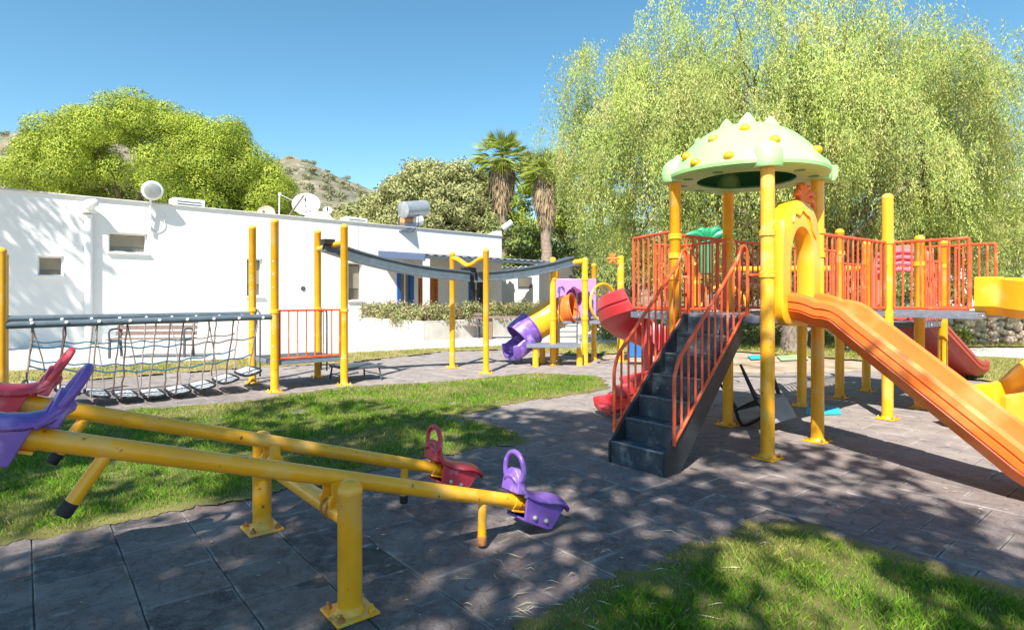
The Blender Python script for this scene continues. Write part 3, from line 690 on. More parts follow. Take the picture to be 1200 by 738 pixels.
    # slide tower
    zs = .92; c1 = V((1.3,13.2,0)); q = MB(); q.bx(.95,1.95,12.95,13.75,zs-.06,zs); q.build('deck', DECK, root, bevel=.004)
    for p in ((1.02,13.8),(1.88,13.7)): post(root, p, 2.2, .06)
    q = MB(); q.bx(.30,1.42,12.3,12.95,.40,.46); q.build('deck', DECK, root, bevel=.004)
    for p in ((.49,12.4),(.66,13.0),(1.42,12.55)): post(root, p, .44, .065, plate=False)
    # ladder
    lx0, lx1, ly = 1.02, 1.40, 12.88; q = MB()
    for x in (lx0, lx1): q.tube(spline([(x,ly-.02,.46),(x,ly,1.5),(x+.06*(1 if x == lx0 else -1),ly+.05,1.66),(x+.1*(1 if x == lx0 else -1),ly+.18,1.6)], 4), .014, 8)
    lad = q.build('ladder', BENCHM, root)
    for z in (.58,.70,.82): q = MB(); q.tube([(lx0,ly,z),(lx1,ly,z)], .012, 8); q.build('rung', BENCHM, lad)
    # lilac panel with cut-outs
    q = MB(); y_ = 13.62; outer = [(1.02+.86*a, 1.06+.80*b) for a, b in ((0,0),(1,0),(1,1),(0,1))]
    q.bx(1.0,1.92,y_-.03,y_+.03,.96,1.86); pn = q.build('panel', LIL, root, bevel=.02)
    q = MB(); q.lathe((1.42,y_-.033,1.45), [(.20,0),(.19,.012)], 28, up=(0,-1,0)); q.build('panel_disc', mat('plum_plastic', (.28,.03,.16), .4), pn)
    q = MB(); q.tube([(1.70+.08*math.cos(R(a)), y_-.035, 1.2+.11*math.sin(R(a))) for a in range(-60,200,20)], .014, 8); q.tube([(1.12+.07*math.cos(R(a)), y_-.035, 1.6+.09*math.sin(R(a))) for a in range(-20,240,20)], .014, 8); q.build('panel_scroll', PUR, pn)
    # tube slide
    pth = spline([(1.36,13.12,1.20),(1.10,13.22,1.13),(.74,13.22,.96),(.46,13.14,.80),(.26,13.05,.66),(.14,13.0,.55)], 8); n_ = len(pth)
    def tube_part(i0, i1, r, m, name, par):
        q = MB(); P_ = pth[i0:i1]; q.tube(P_, r, 28, caps=False); o = q.build(name, m, par, solid=.02)
        q = MB(); q.tube([P_[0]-(P_[1]-P_[0]).normalized()*.015, P_[0]+(P_[1]-P_[0]).normalized()*.015], r+.025, 28, caps=False); q.build('flange', m, o, solid=.02); return o
    ts = tube_part(0, 11, .31, ORG, 'tube_slide', root); ts['label'] = 'orange, yellow and purple tube slide'
    tube_part(10, 27, .335, YELP, 'tube_section', ts); tube_part(26, n_, .35, PUR, 'tube_exit', ts)
    q = MB(); q.sweep(spline([(.42,13.1,.42),(.22,13.02,.28),(.08,12.96,.18),(-.06,12.9,.15)], 5), chute_prof(.31,.26, groove=False)); q.build('chute_lip', PUR, ts)
    q = MB(); q.tube([(.2,12.95,-.02),(.2,12.95,.25)], .02, 8); q.tube([(.02,12.9,-.02),(.02,12.9,.12)], .02, 8); q.build('slide_foot', BENCHM, ts)
climbing_course()

# ------------------------------------------------------------------ 3. the big play structure
def play_structure():
    T3, T4 = V((2.34,5.47,0)), V((3.12,6.10,0)); T1, T2 = V((1.70,6.23,0)), V((2.48,6.86,0)); C0 = (T1+T2+T3+T4)/4
    A, B, C, D = V((3.89,8.02,0)), V((4.52,7.19,0)), V((5.38,7.89,0)), V((4.76,8.68,0)); E, F_ = V((5.51,9.29,0)), V((6.13,8.50,0))
    zd = 1.30
    root = empty('play_structure', C0, 'big yellow and orange play structure with green spiked roof, stairs and slides', 'playground')
    post(root, T1, 2.74, .058, (1.9,2.1,1.68), holes=(.5,.6)); post(root, T2, 2.74, .058, (2.1,), holes=(.45,.9)); post(root, T3, 2.74, .062, (2.06,1.68)); post(root, T4, 2.74, .062, (2.14,1.9), holes=(.5,.8))
    post(root, A, 2.45, .06, (2.1,), holes=(.35,.6,.85)); post(root, B, 2.70, .062, (2.13,)); post(root, C, 2.27, .06, (1.9,)); post(root, D, 2.44, .06, (2.1,), holes=(.3,.55,.8,1.0)); post(root, E, 2.32, .06, (), holes=(.4,.6)); post(root, F_, 2.27, .06, (1.9,))
    # decks
    def deck(poly, z, m=DECK, th=.07, planks=True):
        q = MB(); q.prism([V((p[0],p[1],z-th)) for p in poly], (0,0,th)); o = q.build('deck', m, root, bevel=.004)
        q = MB(); cx = sum((V((p[0],p[1],0)) for p in poly), V())/len(poly)
        for k in range(len(poly)):
            a, b = V((poly[k][0],poly[k][1],0)), V((poly[(k+1) % len(poly)][0],poly[(k+1) % len(poly)][1],0))
            for f in (.2,.5,.8):
                p = a.lerp(b, f); nrm = (b-a).cross(V((0,0,1))).normalized(); nrm = nrm if nrm.dot(p-cx) > 0 else -nrm
                q.lathe(p+V((0,0,z-th*.5)), [(.008,0),(.006,.006)], 8, up=nrm)
        q.build('deck_bolt', GAL, o); return o
    k = .0
    deck([T1, T3, T4, T2], zd)
    L1, L2 = V((1.42,7.15,0)), V((2.12,7.75,0)); deck([T1-T*.0, T2, L2, L1], zd-.004)
    deck([T4+T*.06, B-T*.06, A-T*.06, T2+T*.06], zd+.004)
    deck([B, C, D, A], zd)
    B2, C2 = B+N*.87, C+N*.87; deck([B2, C2, C, B], zd-.002)
    deck([C+T*.02, F_, E, D+T*.02], 1.12)
    # railings
    railing(root, T1, T2, zd+.04, 2.12, 6); railing(root, T1, L1, zd+.04, 2.16, 6); railing(root, T4, B, zd+.04, 2.12, 12); railing(root, T2, A, zd+.04, 2.12, 13)
    railing(root, L1.lerp(L2,.45), L2, zd+.04, 2.12, 4); railing(root, L2, T2, zd+.04, 2.12, 6)
    railing(root, B, B2, zd+.04, 2.12, 7, gap=.07); railing(root, C, C2, zd+.04, 2.12, 8, gap=.07); railing(root, C, F_, 1.16, 1.95, 6); railing(root, A, D, zd+.04, 2.12, 8); railing(root, D, E, 1.16, 1.95, 6)
    # roof
    rc = V((2.41,6.17,0)); RR, z0, H = .785, 2.675, .51
    dz = lambda r: H*(1-min(1, r/RR)**2.6)
    prof = [(.48,z0-.0),(.55,z0-.012),(RR-.05,z0-.005),(RR,z0+.02),(RR+.005,z0+.05)]+[(RR*k, z0+.05+dz(RR*k)) for k in [.985,.96,.92,.87,.8,.72,.63,.53,.43,.33,.23,.13,.06]]+[(.002,z0+.05+H)]
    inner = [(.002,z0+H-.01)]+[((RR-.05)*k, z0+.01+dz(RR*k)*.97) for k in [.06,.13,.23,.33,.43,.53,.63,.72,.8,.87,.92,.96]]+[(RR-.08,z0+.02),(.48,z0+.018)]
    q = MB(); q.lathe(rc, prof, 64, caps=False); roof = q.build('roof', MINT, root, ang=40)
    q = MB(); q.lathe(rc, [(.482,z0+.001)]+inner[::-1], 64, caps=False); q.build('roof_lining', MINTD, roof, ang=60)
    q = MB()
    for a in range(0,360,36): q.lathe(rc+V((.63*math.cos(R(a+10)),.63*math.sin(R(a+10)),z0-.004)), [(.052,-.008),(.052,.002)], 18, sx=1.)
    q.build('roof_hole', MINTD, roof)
    for p in (T1, T2, T3, T4):
        pp = p.copy(); q = MB(); q.lathe(pp, [(.062,2.66),(.125,2.655),(.135,2.67),(.135,2.76)]+[(.132*math.cos(R(a)),2.77+.135*math.sin(R(a))) for a in range(0,91,10)], 28); q.build('corner_cap', MINT, roof, ang=50)
    def dome_hit(px, py):
        o_, d_ = V((0,0,CH)), V(((px-CX)/F, 1, -(py-HZ)/F)).normalized(); t = 4.
        while t < 9:
            p = o_+d_*t; r = (p.xy-rc.xy).length
            if r < RR:
                zz = z0+.05+dz(r)
                if p.z < zz: return p
            t += .01
        return None
    for (x, y) in ((836,163),(873,151),(908,164),(854,183),(815,191),(805,184),(957,176)):
        p = dome_hit(x, y) or dome_hit(x+(4 if x < 870 else -4), y+6) or dome_hit(x+(8 if x<870 else -8), y+10)
        if p: q = MB(); q.ball(p, .052, 18, 12, (1,1,.85)); q.build('roof_bump', YELP, roof)
    up_ = V((0,0,1)); X_ = V((1,0,0))
    for (dx, s_, lean) in ((-.17,.13,.0),(.05,.19,0),(.27,.20,.02),(.45,.15,.03),(-.66,.13,-.02),(-.45,.06,-.02)):
        r = abs(dx)+.05; zz = z0+.05+dz(r)-.05
        p = rc+V((dx,.05,zz)); s_ *= .82; sl_ = -dx*.9; q = MB(); hw = s_*.98
        q.prism([p+V((-hw,0,hw*-sl_*.5)), p+V((hw,0,hw*sl_*.5)), p+V((hw*.50+lean,0,s_*.55+.05)), p+V((hw*.10+lean,0,s_+.055)), p+V((-hw*.10+lean,0,s_+.055)), p+V((-hw*.50+lean,0,s_*.55+.05))], (0,.05,0)); q.build('roof_spike', MINT, roof, bevel=.008)
    q = MB(); p = rc+V((.76,-.02,z0+.10)); q.prism([p+V((-.12,0,.14)), p+V((.02,0,.06)), p+V((.20,0,.06)), p+V((.20,0,-.05)), p+V((.16,0,-.12)), p+V((-.1,0,-.08))], (0,.12,0)); q.build('roof_tail', MINT, roof, bevel=.02)
    # stairs
    tm = (T1+T3)/2-N*.05; dn = -T; W = N*.28; run, tr = 1.19, .195
    stg = MB()
    for s_ in (-1,1):
        o_ = tm+N*.295*s_; stg.prism([o_+dn*(run+.01)-N*.012, o_+dn*(run+.01)-N*.012+V((0,0,.17)), o_+dn*.06-N*.012+V((0,0,1.30)), o_-N*.012+V((0,0,1.30)), o_-N*.012+V((0,0,1.08)), o_+dn*(run-.2)-N*.012], N*.024)
    st = stg.build('stairs', STAIRS, root, bevel=.003)
    for k in range(1, 7):
        d1 = run-(k-1)*tr; z = zd/7*k; q = MB(); q.prism([tm+dn*d1+V((0,0,z-zd/7)), tm+dn*d1+V((0,0,z)), tm+dn*(d1-tr-.0)+V((0,0,z)), tm+dn*(d1-tr)+V((0,0,z-.02)), tm+dn*(d1-.012)+V((0,0,z-.02)), tm+dn*(d1-.012)+V((0,0,z-zd/7))], (0,0,0)) if False else None
        c_ = tm+dn*(d1-tr/2); q.box(c_+V((0,0,z-.012)), dn*(tr/2+.004), N*.281, V((0,0,.012))); q.box(tm+dn*(d1-.008)+V((0,0,z-.012-(zd/7)/2)), dn*.008, N*.281, V((0,0,zd/14-.0125)))
        stp = q.build('step', STAIR, st, bevel=.003); q = MB(); q.box(tm+dn*(d1-.012)+V((0,0,z+.0015)), dn*.016, N*.279, V((0,0,.0015))); q.build('nosing', NOSE, stp)
    q = MB(); q.box(tm+dn*.012+V((0,0,zd-.012-zd/14)), dn*.008, N*.281, V((0,0,zd/14-.0125))); q.build('riser', STAIR, st)
    for s_ in (-1,1):
        o_ = tm+N*.325*s_; zs = lambda d_: .17+1.13*(1-(d_-.06)/(run-.05))
        ln = [o_+dn*1.10+V((0,0,zs(1.10)-.02)), o_+dn*1.10+V((0,0,zs(1.10)+.55)), o_+dn*1.04+V((0,0,zs(1.04)+.63)), o_+dn*.12+V((0,0,zs(.12)+.58)), o_+dn*.05+V((0,0,1.96)), o_+dn*-.02+V((0,0,1.95)), o_-dn*.055+V((0,0,1.86)), o_-dn*.055+V((0,0,1.30))]
        def rnd(pts, r=.05):
            out = [pts[0]]
            for i in range(1, len(pts)-1):
                a, b, c = pts[i-1], pts[i], pts[i+1]; ra = min(r, (a-b).length*.45); rc_ = min(r, (c-b).length*.45)
                p0, p1 = b+(a-b).normalized()*ra, b+(c-b).normalized()*rc_
                out += [p0, p0*.25+b*.5+p1*.25, p1]
            return out+[pts[-1]]
        q = MB(); q.tube(rnd(ln), .016, 12); q.tube([o_+dn*1.10+V((0,0,zs(1.10)+.0)), o_+dn*.0+V((0,0,zs(.06)+.03))], .014, 10)
        rl = q.build('handrail', ORR, st)
        for k in range(1, 11):
            d_ = 1.10-k*.101; q = MB(); zt = (zs(d_)+.61); q.tube([o_+dn*d_+V((0,0,zs(d_))), o_+dn*d_+V((0,0,min(zt,1.95)))], .0105, 8); q.build('bar', ORR, rl)
        q = MB(); pp = T3 if s_ > 0 else T1
        q.tube([o_-dn*.055+V((0,0,1.68)), pp+V((0,0,1.68))], .014, 8); q.build('rail_bracket', ORR, rl)
    # yellow arch panel and orange slide
    me_ = (T3+T4)/2; NS = 56
    def ring(cz, a, b, p, zmin=None):
        out = []
        for i in range(NS):
            an = 2*math.pi*i/NS; ca, sa = math.cos(an), math.sin(an); pp = p if sa > 0 else .45
            out.append((a*math.copysign(abs(ca)**(pp), ca), cz+b*math.copysign(abs(sa)**(pp if sa > 0 else .35), sa)))
        return out
    def arch_panel(mid, ax_, nr, th, cz, a, b, ai, bi, czi, m, name, p=.78, flare=.03):
        q = MB(); O, I, I2 = ring(cz, a, b, p), ring(czi, ai, bi, .9), ring(czi, ai+flare, bi+flare, .9)
        L = [(O,-th*.8),(O,th*.8),([(x*.96,cz+(z-cz)*.97) for x,z in O],th),(I2,th),(I,th*.5),(I,-th*.5),(I2,-th),([(x*.96,cz+(z-cz)*.97) for x,z in O],-th)]
        vs_ = []; fs_ = []
        for ring_, y in L: vs_ += [mid+ax_*x+nr*y+V((0,0,z)) for x, z in ring_]
        for i in range(len(L)):
            j = (i+1) % len(L)
            for k_ in range(NS): fs_.append((i*NS+k_, i*NS+(k_+1) % NS, j*NS+(k_+1) % NS, j*NS+k_))
        q.add(vs_, fs_); return q.build(name, m, root, ang=45)
    ap = arch_panel(me_, T, N, .085, 1.80, .40, .60, .215, .40, 1.72, YELP, 'arch_panel')
    q = MB(); q.tube(spline([me_+N*.09+T*x+V((0,0,z)) for x, z in ((-.20,2.18),(-.16,2.26),(-.08,2.25),(-.02,2.30),(.06,2.27),(.14,2.24),(.20,2.12),(.27,2.05))], 4), .010, 8); q.build('panel_ridge', YELP, ap)
    q = MB(); oc = me_+T*.10+V((0,0,2.42))
    for a_ in (150,120,92,65,35,5):
        d_ = T*math.cos(R(a_))+V((0,0,math.sin(R(a_)))); q.tube(spline([oc, oc+d_*.09+N*.03, oc+d_*.17+N*.05+V((0,0,-.02)), oc+d_*.20+N*.06+V((0,0,-.08))], 4), [.032]*4+[.034]*4+[.026]*4+[.012], 10)
    q.tube([oc-V((0,0,.12)), oc+V((0,0,.02))], .045, 12); q.build('ornament', ORG, ap)
    path = [me_-N*.12+V((0,0,1.315)), me_+N*.05+V((0,0,1.31)), me_+N*.18+V((0,0,1.295)), me_+N*.30+V((0,0,1.25))]+[me_+N*(.42+.1*i)+V((0,0,1.05-.80*(.42+.1*i-.65))) for i in range(14)]+[me_+N*1.88+V((0,0,.125)), me_+N*2.05+V((0,0,.105)), me_+N*2.35+V((0,0,.10))]
    q = MB(); q.sweep(spline(path, 3), chute_prof(.255,.20,.045)); sld = q.build('straight_slide', ORG, root, ang=28)
    q = MB()
    for s_ in (-1,1):
        for h_ in (.06,.125): q.tube([p+N.cross(V((0,0,1))).normalized()*s_*.292+V((0,0,h_)) for p in spline(path, 2)], .0045, 6)
    q.build('groove_line', DRED, sld)
    q = MB(); q.tube([me_+N*2.2-T*.2, me_+N*2.2-T*.2+V((0,0,.09))], .03, 10); q.tube([me_+N*2.2+T*.2, me_+N*2.2+T*.2+V((0,0,.09))], .03, 10); q.build('slide_foot', YEL, sld)
    # red spiral slide round its own column
    sc = V((1.76,7.72,0)); Rm = .38; path = []
    for i in range(61):
        f = i/60; an = R(-118-372*f); z = 1.29-1.10*f
        path.append(sc+V((math.cos(an)*Rm, math.sin(an)*Rm, z)))
    e = path[-1]; hd = V((-.93,-.36,0)).normalized(); path += [e+hd*.10+V((0,0,-.04)), e+hd*.25+V((0,0,-.07)), e+hd*.42+V((0,0,-.08))]
    q = MB(); pr = [(-.27,.30),(-.24,.32),(-.215,.28),(-.19,.10),(-.1,.02),(.12,0),(.22,.04),(.235,.10),(.26,.11),(.275,.08),(.25,-.0),(.16,-.05),(-.12,-.045),(-.23,.03),(-.26,.14),(-.25,.155),(-.255,.17),(-.27,.18)]
    pr = [(-a, b) for a, b in pr] if False else pr
    q.sweep(path, pr[::1]); sp = q.build('spiral_slide', RED, root, ang=35)
    q = MB(); q.tube([sc, sc+V((0,0,1.35))], .06, 20); q.build('column', RED, sp)
    # dark red straight slide behind, with hood
    m2 = (E+F_)/2; path = [m2-T*.1+V((0,0,1.13)), m2+T*.15+V((0,0,1.12))]+[m2+T*(.35+.26*i)+V((0,0,1.04-.098*i)) for i in range(10)]+[m2+T*3.0+V((0,0,.10)), m2+T*3.35+V((0,0,.09))]
    q = MB(); q.sweep(spline(path, 3), chute_prof(.27,.22,.045)); q.build('straight_slide', DRED, root, ang=28)
    h_ = arch_panel(m2, (F_-E).normalized(), T, .05, 1.68, .42, .55, .20, .38, 1.58, SALM, 'slide_hood', .7)
    fx = (F_-E).normalized()
    for i in range(4): q = MB(); q.tube([m2+fx*(-.30+.03*i*0)+V((0,0,2.10-.09*i))-T*.085, m2+fx*.02+V((0,0,2.14-.09*i))-T*.12, m2+fx*.32+V((0,0,2.10-.09*i))-T*.085], .036, 12); q.build('hood_slat', PINK, h_)
    # yellow curved slide off the near landing
    m3 = (B2+C2)/2; path = [m3-N*.10+V((0,0,1.32)), m3+N*.2+V((0,0,1.31)), (5.75,6.35,1.26), (6.2,5.95,1.13), (6.85,5.85,.99), (7.4,6.2,.86), (7.5,6.85,.73), (7.1,7.35,.55), (6.45,7.15,.30), (5.9,6.80,.13), (5.4,6.60,.09),(4.98,6.42,.08)]
    prt = [(-.29,.36),(-.26,.38),(-.235,.35),(-.225,.10),(-.12,.01),(.12,.01),(.225,.10),(.235,.35),(.26,.38),(.29,.36),(.285,.05),(.18,-.05),(-.18,-.05),(-.285,.05)]
    q = MB(); q.sweep(spline(path, 6), prt); q.build('curved_slide', YELP, root, ang=40)
    q = MB(); q.tube([(5.5,6.7,0),(5.5,6.7,.1)], .03, 10); q.tube([(7.4,6.6,0),(7.4,6.6,.72)], .05, 12); q.build('slide_prop', YEL, root)
    # long pipe rail at the back with its post
    Q = V((2.86,9.25,0)); post(root, Q, 1.98, .055, (1.2,)); q = MB(); q.tube([Q+V((0,0,1.88)), E+V((0,0,1.90))], .05, 16); q.build('pipe_rail', YEL, root)
    q = MB(); q.tube([Q+V((.05,-.1,1.3))+V((.34*(1-math.cos(R(a))), 0, .34*math.sin(R(a)))) for a in range(0,181,15)], .022, 10); q.build('climbing_arch', YEL, root)
play_structure()

# climber with hoops and blue panel, beyond the spiral slide
def hoop_climber():
    b = V((2.42,13.3,0)); root = empty('hoop_climber', b, 'yellow post with orange flower and hoop ladder beyond the red spiral slide', 'climber')
    post(root, b, 2.35, .075)
    q = MB()
    c = at(718,303,13.15)
    for a in range(0,360,60): d = V((math.cos(R(a)),-.15,math.sin(R(a)))); q.tube([c, c+d*.06, c+d*.13], [.02,.035,.015], 10)
    q.ball(c, .04, 12, 8); q.build('flower', ORG, root)
    q = MB(); hc = at(707,354,12.3); q.tube([hc+V((.30*math.cos(R(a)), .25*math.cos(R(a)), .38*math.sin(R(a)))) for a in range(0,360,15)], .028, 10, closed=True); h_ = q.build('hoop', YEL, root)
    for a in range(20,180,32): q = MB(); q.tube([hc+V((.29*math.cos(R(a)), .25*math.cos(R(a)), .37*math.sin(R(a)))), hc+V((.42,.75,-.05))+V((0,0,.1*math.sin(R(a))))], .014, 8); q.build('spoke', YEL, h_)
    q = MB(); q.box(b+V((.32,-.4,.42)), V((.25,0,0)), V((0,.03,0)), V((0,0,.28))); pn = q.build('blue_panel', BLUEP, root, bevel=.02)
    for x in (-.2,0,.2): q = MB(); q.box(b+V((.32+x,-.44,.42)), V((.015,0,0)), V((0,.012,0)), V((0,0,.26))); q.build('rib', BLUEP, pn)
    q = MB(); q.tube([b+V((.08,0,.98)), b+V((-1.1,-.1,.98))], .03, 10); q.build('side_bar', DECK, root)
hoop_climber()
def palm_toy():
    b = V((2.75,8.9,0)); root = empty('toy_palm_climber', b, 'green plastic palm ornament on a yellow post behind the railings', 'climber')
    post(root, b+V((0,.0,0)), 1.7, .05); q = MB(); q.box(b+V((.12,-.1,2.05)), V((.10,0,0)), V((0,.04,0)), V((0,0,.26))); q.build('trunk', GREEN, root, bevel=.03)
    for a, l in ((20,.42),(50,.3),(160,.38),(125,.26),(85,.22)):
        d = V((math.cos(R(a)),-.2,math.sin(R(a)))); c = b+V((.12,-.1,2.28)); q = MB(); q.tube(spline([c, c+d*l*.5+V((0,0,.04)), c+d*l-V((0,0,.05))], 4), [.03,.045,.055,.06,.06,.05,.04,.025,.01], 10); q.build('frond', GREEN, root)
palm_toy()

# overturned chair and foam mats
def chair():
    b = G(893,500); root = empty('overturned_chair', b, 'black chair with pale backrest lying upside down on the tiles, legs in the air', 'chair')
    M = Matrix.Rotation(R(24),4,'Z')@Matrix.Rotation(R(152),4,'X')@Matrix.Rotation(R(6),4,'Y')@Matrix.Translation(V((0,.0,-.42)))
    lowz = min((M@V((x_, y_, z_))).z for x_, y_, z_ in ((-.2,.28,.72),(.2,.28,.72),(-.22,-.2,.42),(.22,-.2,.42),(-.235,-.14,.60),(.235,-.14,.60))); M = Matrix.Translation(b+V((.0,.12,.012-lowz)))@M
    q = MB(); q.M = M; vs_, fs_ = [], []
    nn = 9
    for i in range(nn):
        for j in range(nn):
            x, y = -1+2*i/(nn-1), -1+2*j/(nn-1); vs_.append((x*.21, y*.20, .42-.025*(1-x*x)*(1-y*y)+.0*x))
    for i in range(nn-1):
        for j in range(nn-1): a = i*nn+j; fs_.append((a, a+1, a+nn+1, a+nn))
    q.add(vs_, fs_); q.build('seat', BLKP, root, solid=.022)
    q = MB(); q.M = M; vs_, fs_ = [], []
    for i in range(nn):
        for j in range(6):
            x, z = -1+2*i/(nn-1), j/5; vs_.append((x*.205*(1-.12*z*z), .20+.05*z+.03*(1-x*x), .42+.30*z))
    for i in range(nn-1):
        for j in range(5): a = i*6+j; fs_.append((a, a+6, a+7, a+1))
    q.add(vs_, fs_); q.build('backrest', mat('chair_back_grey', (.30,.31,.31), .6), root, solid=.02)
    for sx in (-1,1):
        for sy in (-1,1):
            q = MB(); q.M = M; q.tube([(sx*.18,sy*.17,.42),(sx*.20,sy*.19,.2),(sx*.225,sy*.215,0)], [.026,.021,.015], 6); q.build('leg', BLKP, root)
    for sx in (-1,1):
        q = MB(); q.M = M; q.tube(spline([(sx*.20,.22,.60),(sx*.235,.05,.62),(sx*.235,-.14,.60),(sx*.20,-.17,.42)], 4), .02, 8); q.build('armrest', BLKP, root)
chair()
q = MB(); p = [G(946,472), G(983,478), G(986,486), G(944,486)]
q.prism([V((a.x,a.y,.006)) for a in p], (0,0,.012)); tag(q.build('foam_mat', CYAN, bevel=.004), 'flat sky blue foam mat lying on tiles between yellow posts', 'mat')
q = MB(); q.prism([G(876,417)+V((0,0,.0)), G(906,416), G(908,420), G(880,421)], (0,0,.015)); tag(q.build('foam_mat', CYAN, bevel=.004), 'small turquoise mat on the dirt by the weeping tree trunk', 'mat')
q = MB(); q.prism([G(910,417), G(945,416), G(948,421), G(915,422)], (0,0,.015)); tag(q.build('foam_mat', MINT, bevel=.004), 'pale green mat on the dirt next to the turquoise one', 'mat')

# ------------------------------------------------------------------ building
W0 = V((-14.29,16.67,0)); WD = V((1,.98,0)).normalized(); WN = V((WD.y,-WD.x,0))
def wall_s(px):        # distance along the facade at which the photo column px meets it
    u = (px-CX)/F; return (u*W0.y-W0.x)/(WD.x-u*WD.y)
def wall_z(px, y): s = wall_s(px); return CH-(y-HZ)*(W0.y+WD.y*s)/F
def building():
    root = empty('white_building', W0+WD*8, 'long single storey white building with flat roof and blue porch', 'building')
    HT = 4.42; s0, s1 = -10, 19.28; TH = .30
    wins = []
    for (x0,y0,x1,y1) in ((44,300,75,323),(127,273,173,296),(289,303,308,347),(408,308,425,352)):
        a, b = wall_s(x0), wall_s(x1); m_ = (x0+x1)/2; wins.append((a, b, wall_z(m_, y1), wall_z(m_, y0), 'w'))
    wins.append((wall_s(465), wall_s(484.5), .12, wall_z(475,315.5), 'blue')); wins.append((wall_s(490), wall_s(513.5), .12, wall_z(502,326), 'wood')); wins.append((wall_s(549), wall_s(568), .12, wall_z(558,321), 'blue2'))
    q = MB(); cur = s0
    def slab(a, b, z0, z1):
        if b-a > .001 and z1-z0 > .001: q.box(W0+WD*(a+b)/2-WN*TH/2+V((0,0,(z0+z1)/2)), WD*(b-a)/2, WN*TH/2, V((0,0,(z1-z0)/2)))
    for (a, b, z0, z1, k) in wins: slab(cur, a, -.2, HT); slab(a, b, -.2, z0); slab(a, b, z1, HT); cur = b
    slab(cur, s1, -.2, HT)
    wl = q.build('wall', WHITE, root)
    q = MB(); q.box(W0+WD*(s0+s1)/2-WN*5.3+V((0,0,3.9)), WD*(s1-s0)/2, WN*4.98, V((0,0,.1))); q.box(W0+WD*s1-WN*5.2-WD*.15+V((0,0,HT/2)), WD*.15, WN*4.88, V((0,0,HT/2))); q.box(W0+WD*(s0+s1)/2-WN*10.3+V((0,0,2.0)), WD*(s1-s0)/2, WN*.15, V((0,0,2.0))); q.build('roof', TRIM, root)
    q = MB(); q.box(W0+WD*(s0+s1)/2-WN*.14+V((0,0,HT+.025)), WD*((s1-s0)/2+.03), WN*.20, V((0,0,.025))); q.build('coping', TRIM, root, bevel=.01)
    # parapet hump
    a = wall_s(358); L = wall_s(392)-a; pts = [W0+WD*(a+L*f)+V((0,0,HT+.052+h)) for f, h in ((0,0),(.18,.12),(.35,.26),(.6,.28),(.85,.16),(1,0))]
    q = MB(); q.prism(pts, -WN*.3); q.build('parapet_hump', WHITE, wl)
    q = MB(); q.prism([W0+WD*(wall_s(574))+V((0,0,HT+.052)), W0+WD*19.28+V((0,0,HT+.052)), W0+WD*19.28+V((0,0,HT+.30)), W0+WD*(wall_s(583))+V((0,0,HT+.26))], -WN*.3); q.build('parapet_hump', WHITE, wl)
    for (a, b, z0, z1, k) in wins:
        fm = BLUE if 'blue' in k else WOOD if k == 'wood' else WPAINT
        fw = .18 if k == 'blue' else .09 if k == 'blue2' else .05; q = MB(); c = W0-WN*(.19 if k == 'w' else .10); hh = V((0,0,1))
        pr = .13 if 'blue' in k else .07
        for (u0,u1,v0,v1) in ((a,a+fw,z0,z1),(b-fw,b,z0,z1),(a+fw,b-fw,z1-fw,z1),(a+fw,b-fw,z0,z0+fw*.7)):
            q.box(c+WD*(u0+u1)/2+WN*.02+V((0,0,(v0+v1)/2)), WD*(u1-u0)/2, WN*pr, V((0,0,(v1-v0)/2)))
        if k == 'w':
            w_ = q.build('window', fm, root, bevel=.004); q = MB(); q.box(c-WN*.03+WD*(a+b)/2+V((0,0,(z0+z1)/2)), WD*((b-a)/2-fw), WN*.008, V((0,0,(z1-z0)/2-fw*.8))); q.build('pane', GLASS, w_)
            q = MB(); q.box(c-WN*.005+WD*(a+b)/2+V((0,0,z0+(z1-z0)*.62)), WD*((b-a)/2-fw), WN*.006, V((0,0,(z1-z0)*.30))); q.build('blind', CURT, w_)
            q = MB(); q.box(W0+WD*(a+b)/2+WN*.03+V((0,0,z0-.025)), WD*((b-a)/2+.05), WN*.05, V((0,0,.025))); q.build('sill', WPAINT, w_, bevel=.004)
        else:
            w_ = q.build('door', fm, root, bevel=.004); q = MB(); q.box(c-WN*.05+WD*(a+b)/2+V((0,0,(z0+z1)/2)), WD*((b-a)/2-fw), WN*.02, V((0,0,(z1-z0)/2-fw*.5))); q.build('door_leaf', WOOD if k == 'wood' else CURT if k == 'blue' else DARKI, w_)
            if k == 'wood': q = MB(); q.box(c-WN*.02+WD*((a+b)/2)+V((0,0,1.4)), WD*((b-a)/2-fw-.12), WN*.02, V((0,0,.45))); q.build('door_panel', WOOD, w_, bevel=.01)
            else: q = MB(); q.box(c-WN*.02+WD*((a+b)/2+.05)+V((0,0,(z0+z1)/2)), WD*.03, WN*.02, V((0,0,(z1-z0)/2-.1))); q.build('mullion', WPAINT, w_)
            q = MB(); q.ball(c+WD*(b-fw-.12)+WN*.03+V((0,0,1.1)), .03, 8, 6); q.build('handle', GAL, w_)
    # seams, small vents
    q = MB(); s = wall_s(419); q.box(W0+WD*s+WN*.005+V((0,0,3.75)), WD*.02, WN*.008, V((0,0,.62))); q.build('wall_joint', TRIM, root)
    q = MB(); s = wall_s(370); q.tube([W0+WD*s+WN*.05+V((0,0,.1)), W0+WD*s+WN*.05+V((0,0,3.6))], .05, 10); q.build('drain_pipe', DGREY, root)
    q = MB(); q.lathe(W0+WD*wall_s(355)+V((0,0,wall_z(355,338))), [(.09,0),(.09,.03),(.06,.035)], 14, up=WN); q.build('wall_vent', BENCHM, root)
    s = wall_s(103); q = MB(); q.tube([W0+WD*s+WN*.10+V((0,0,.0)), W0+WD*s+WN*.10+V((0,0,3.9))], .10, 14)
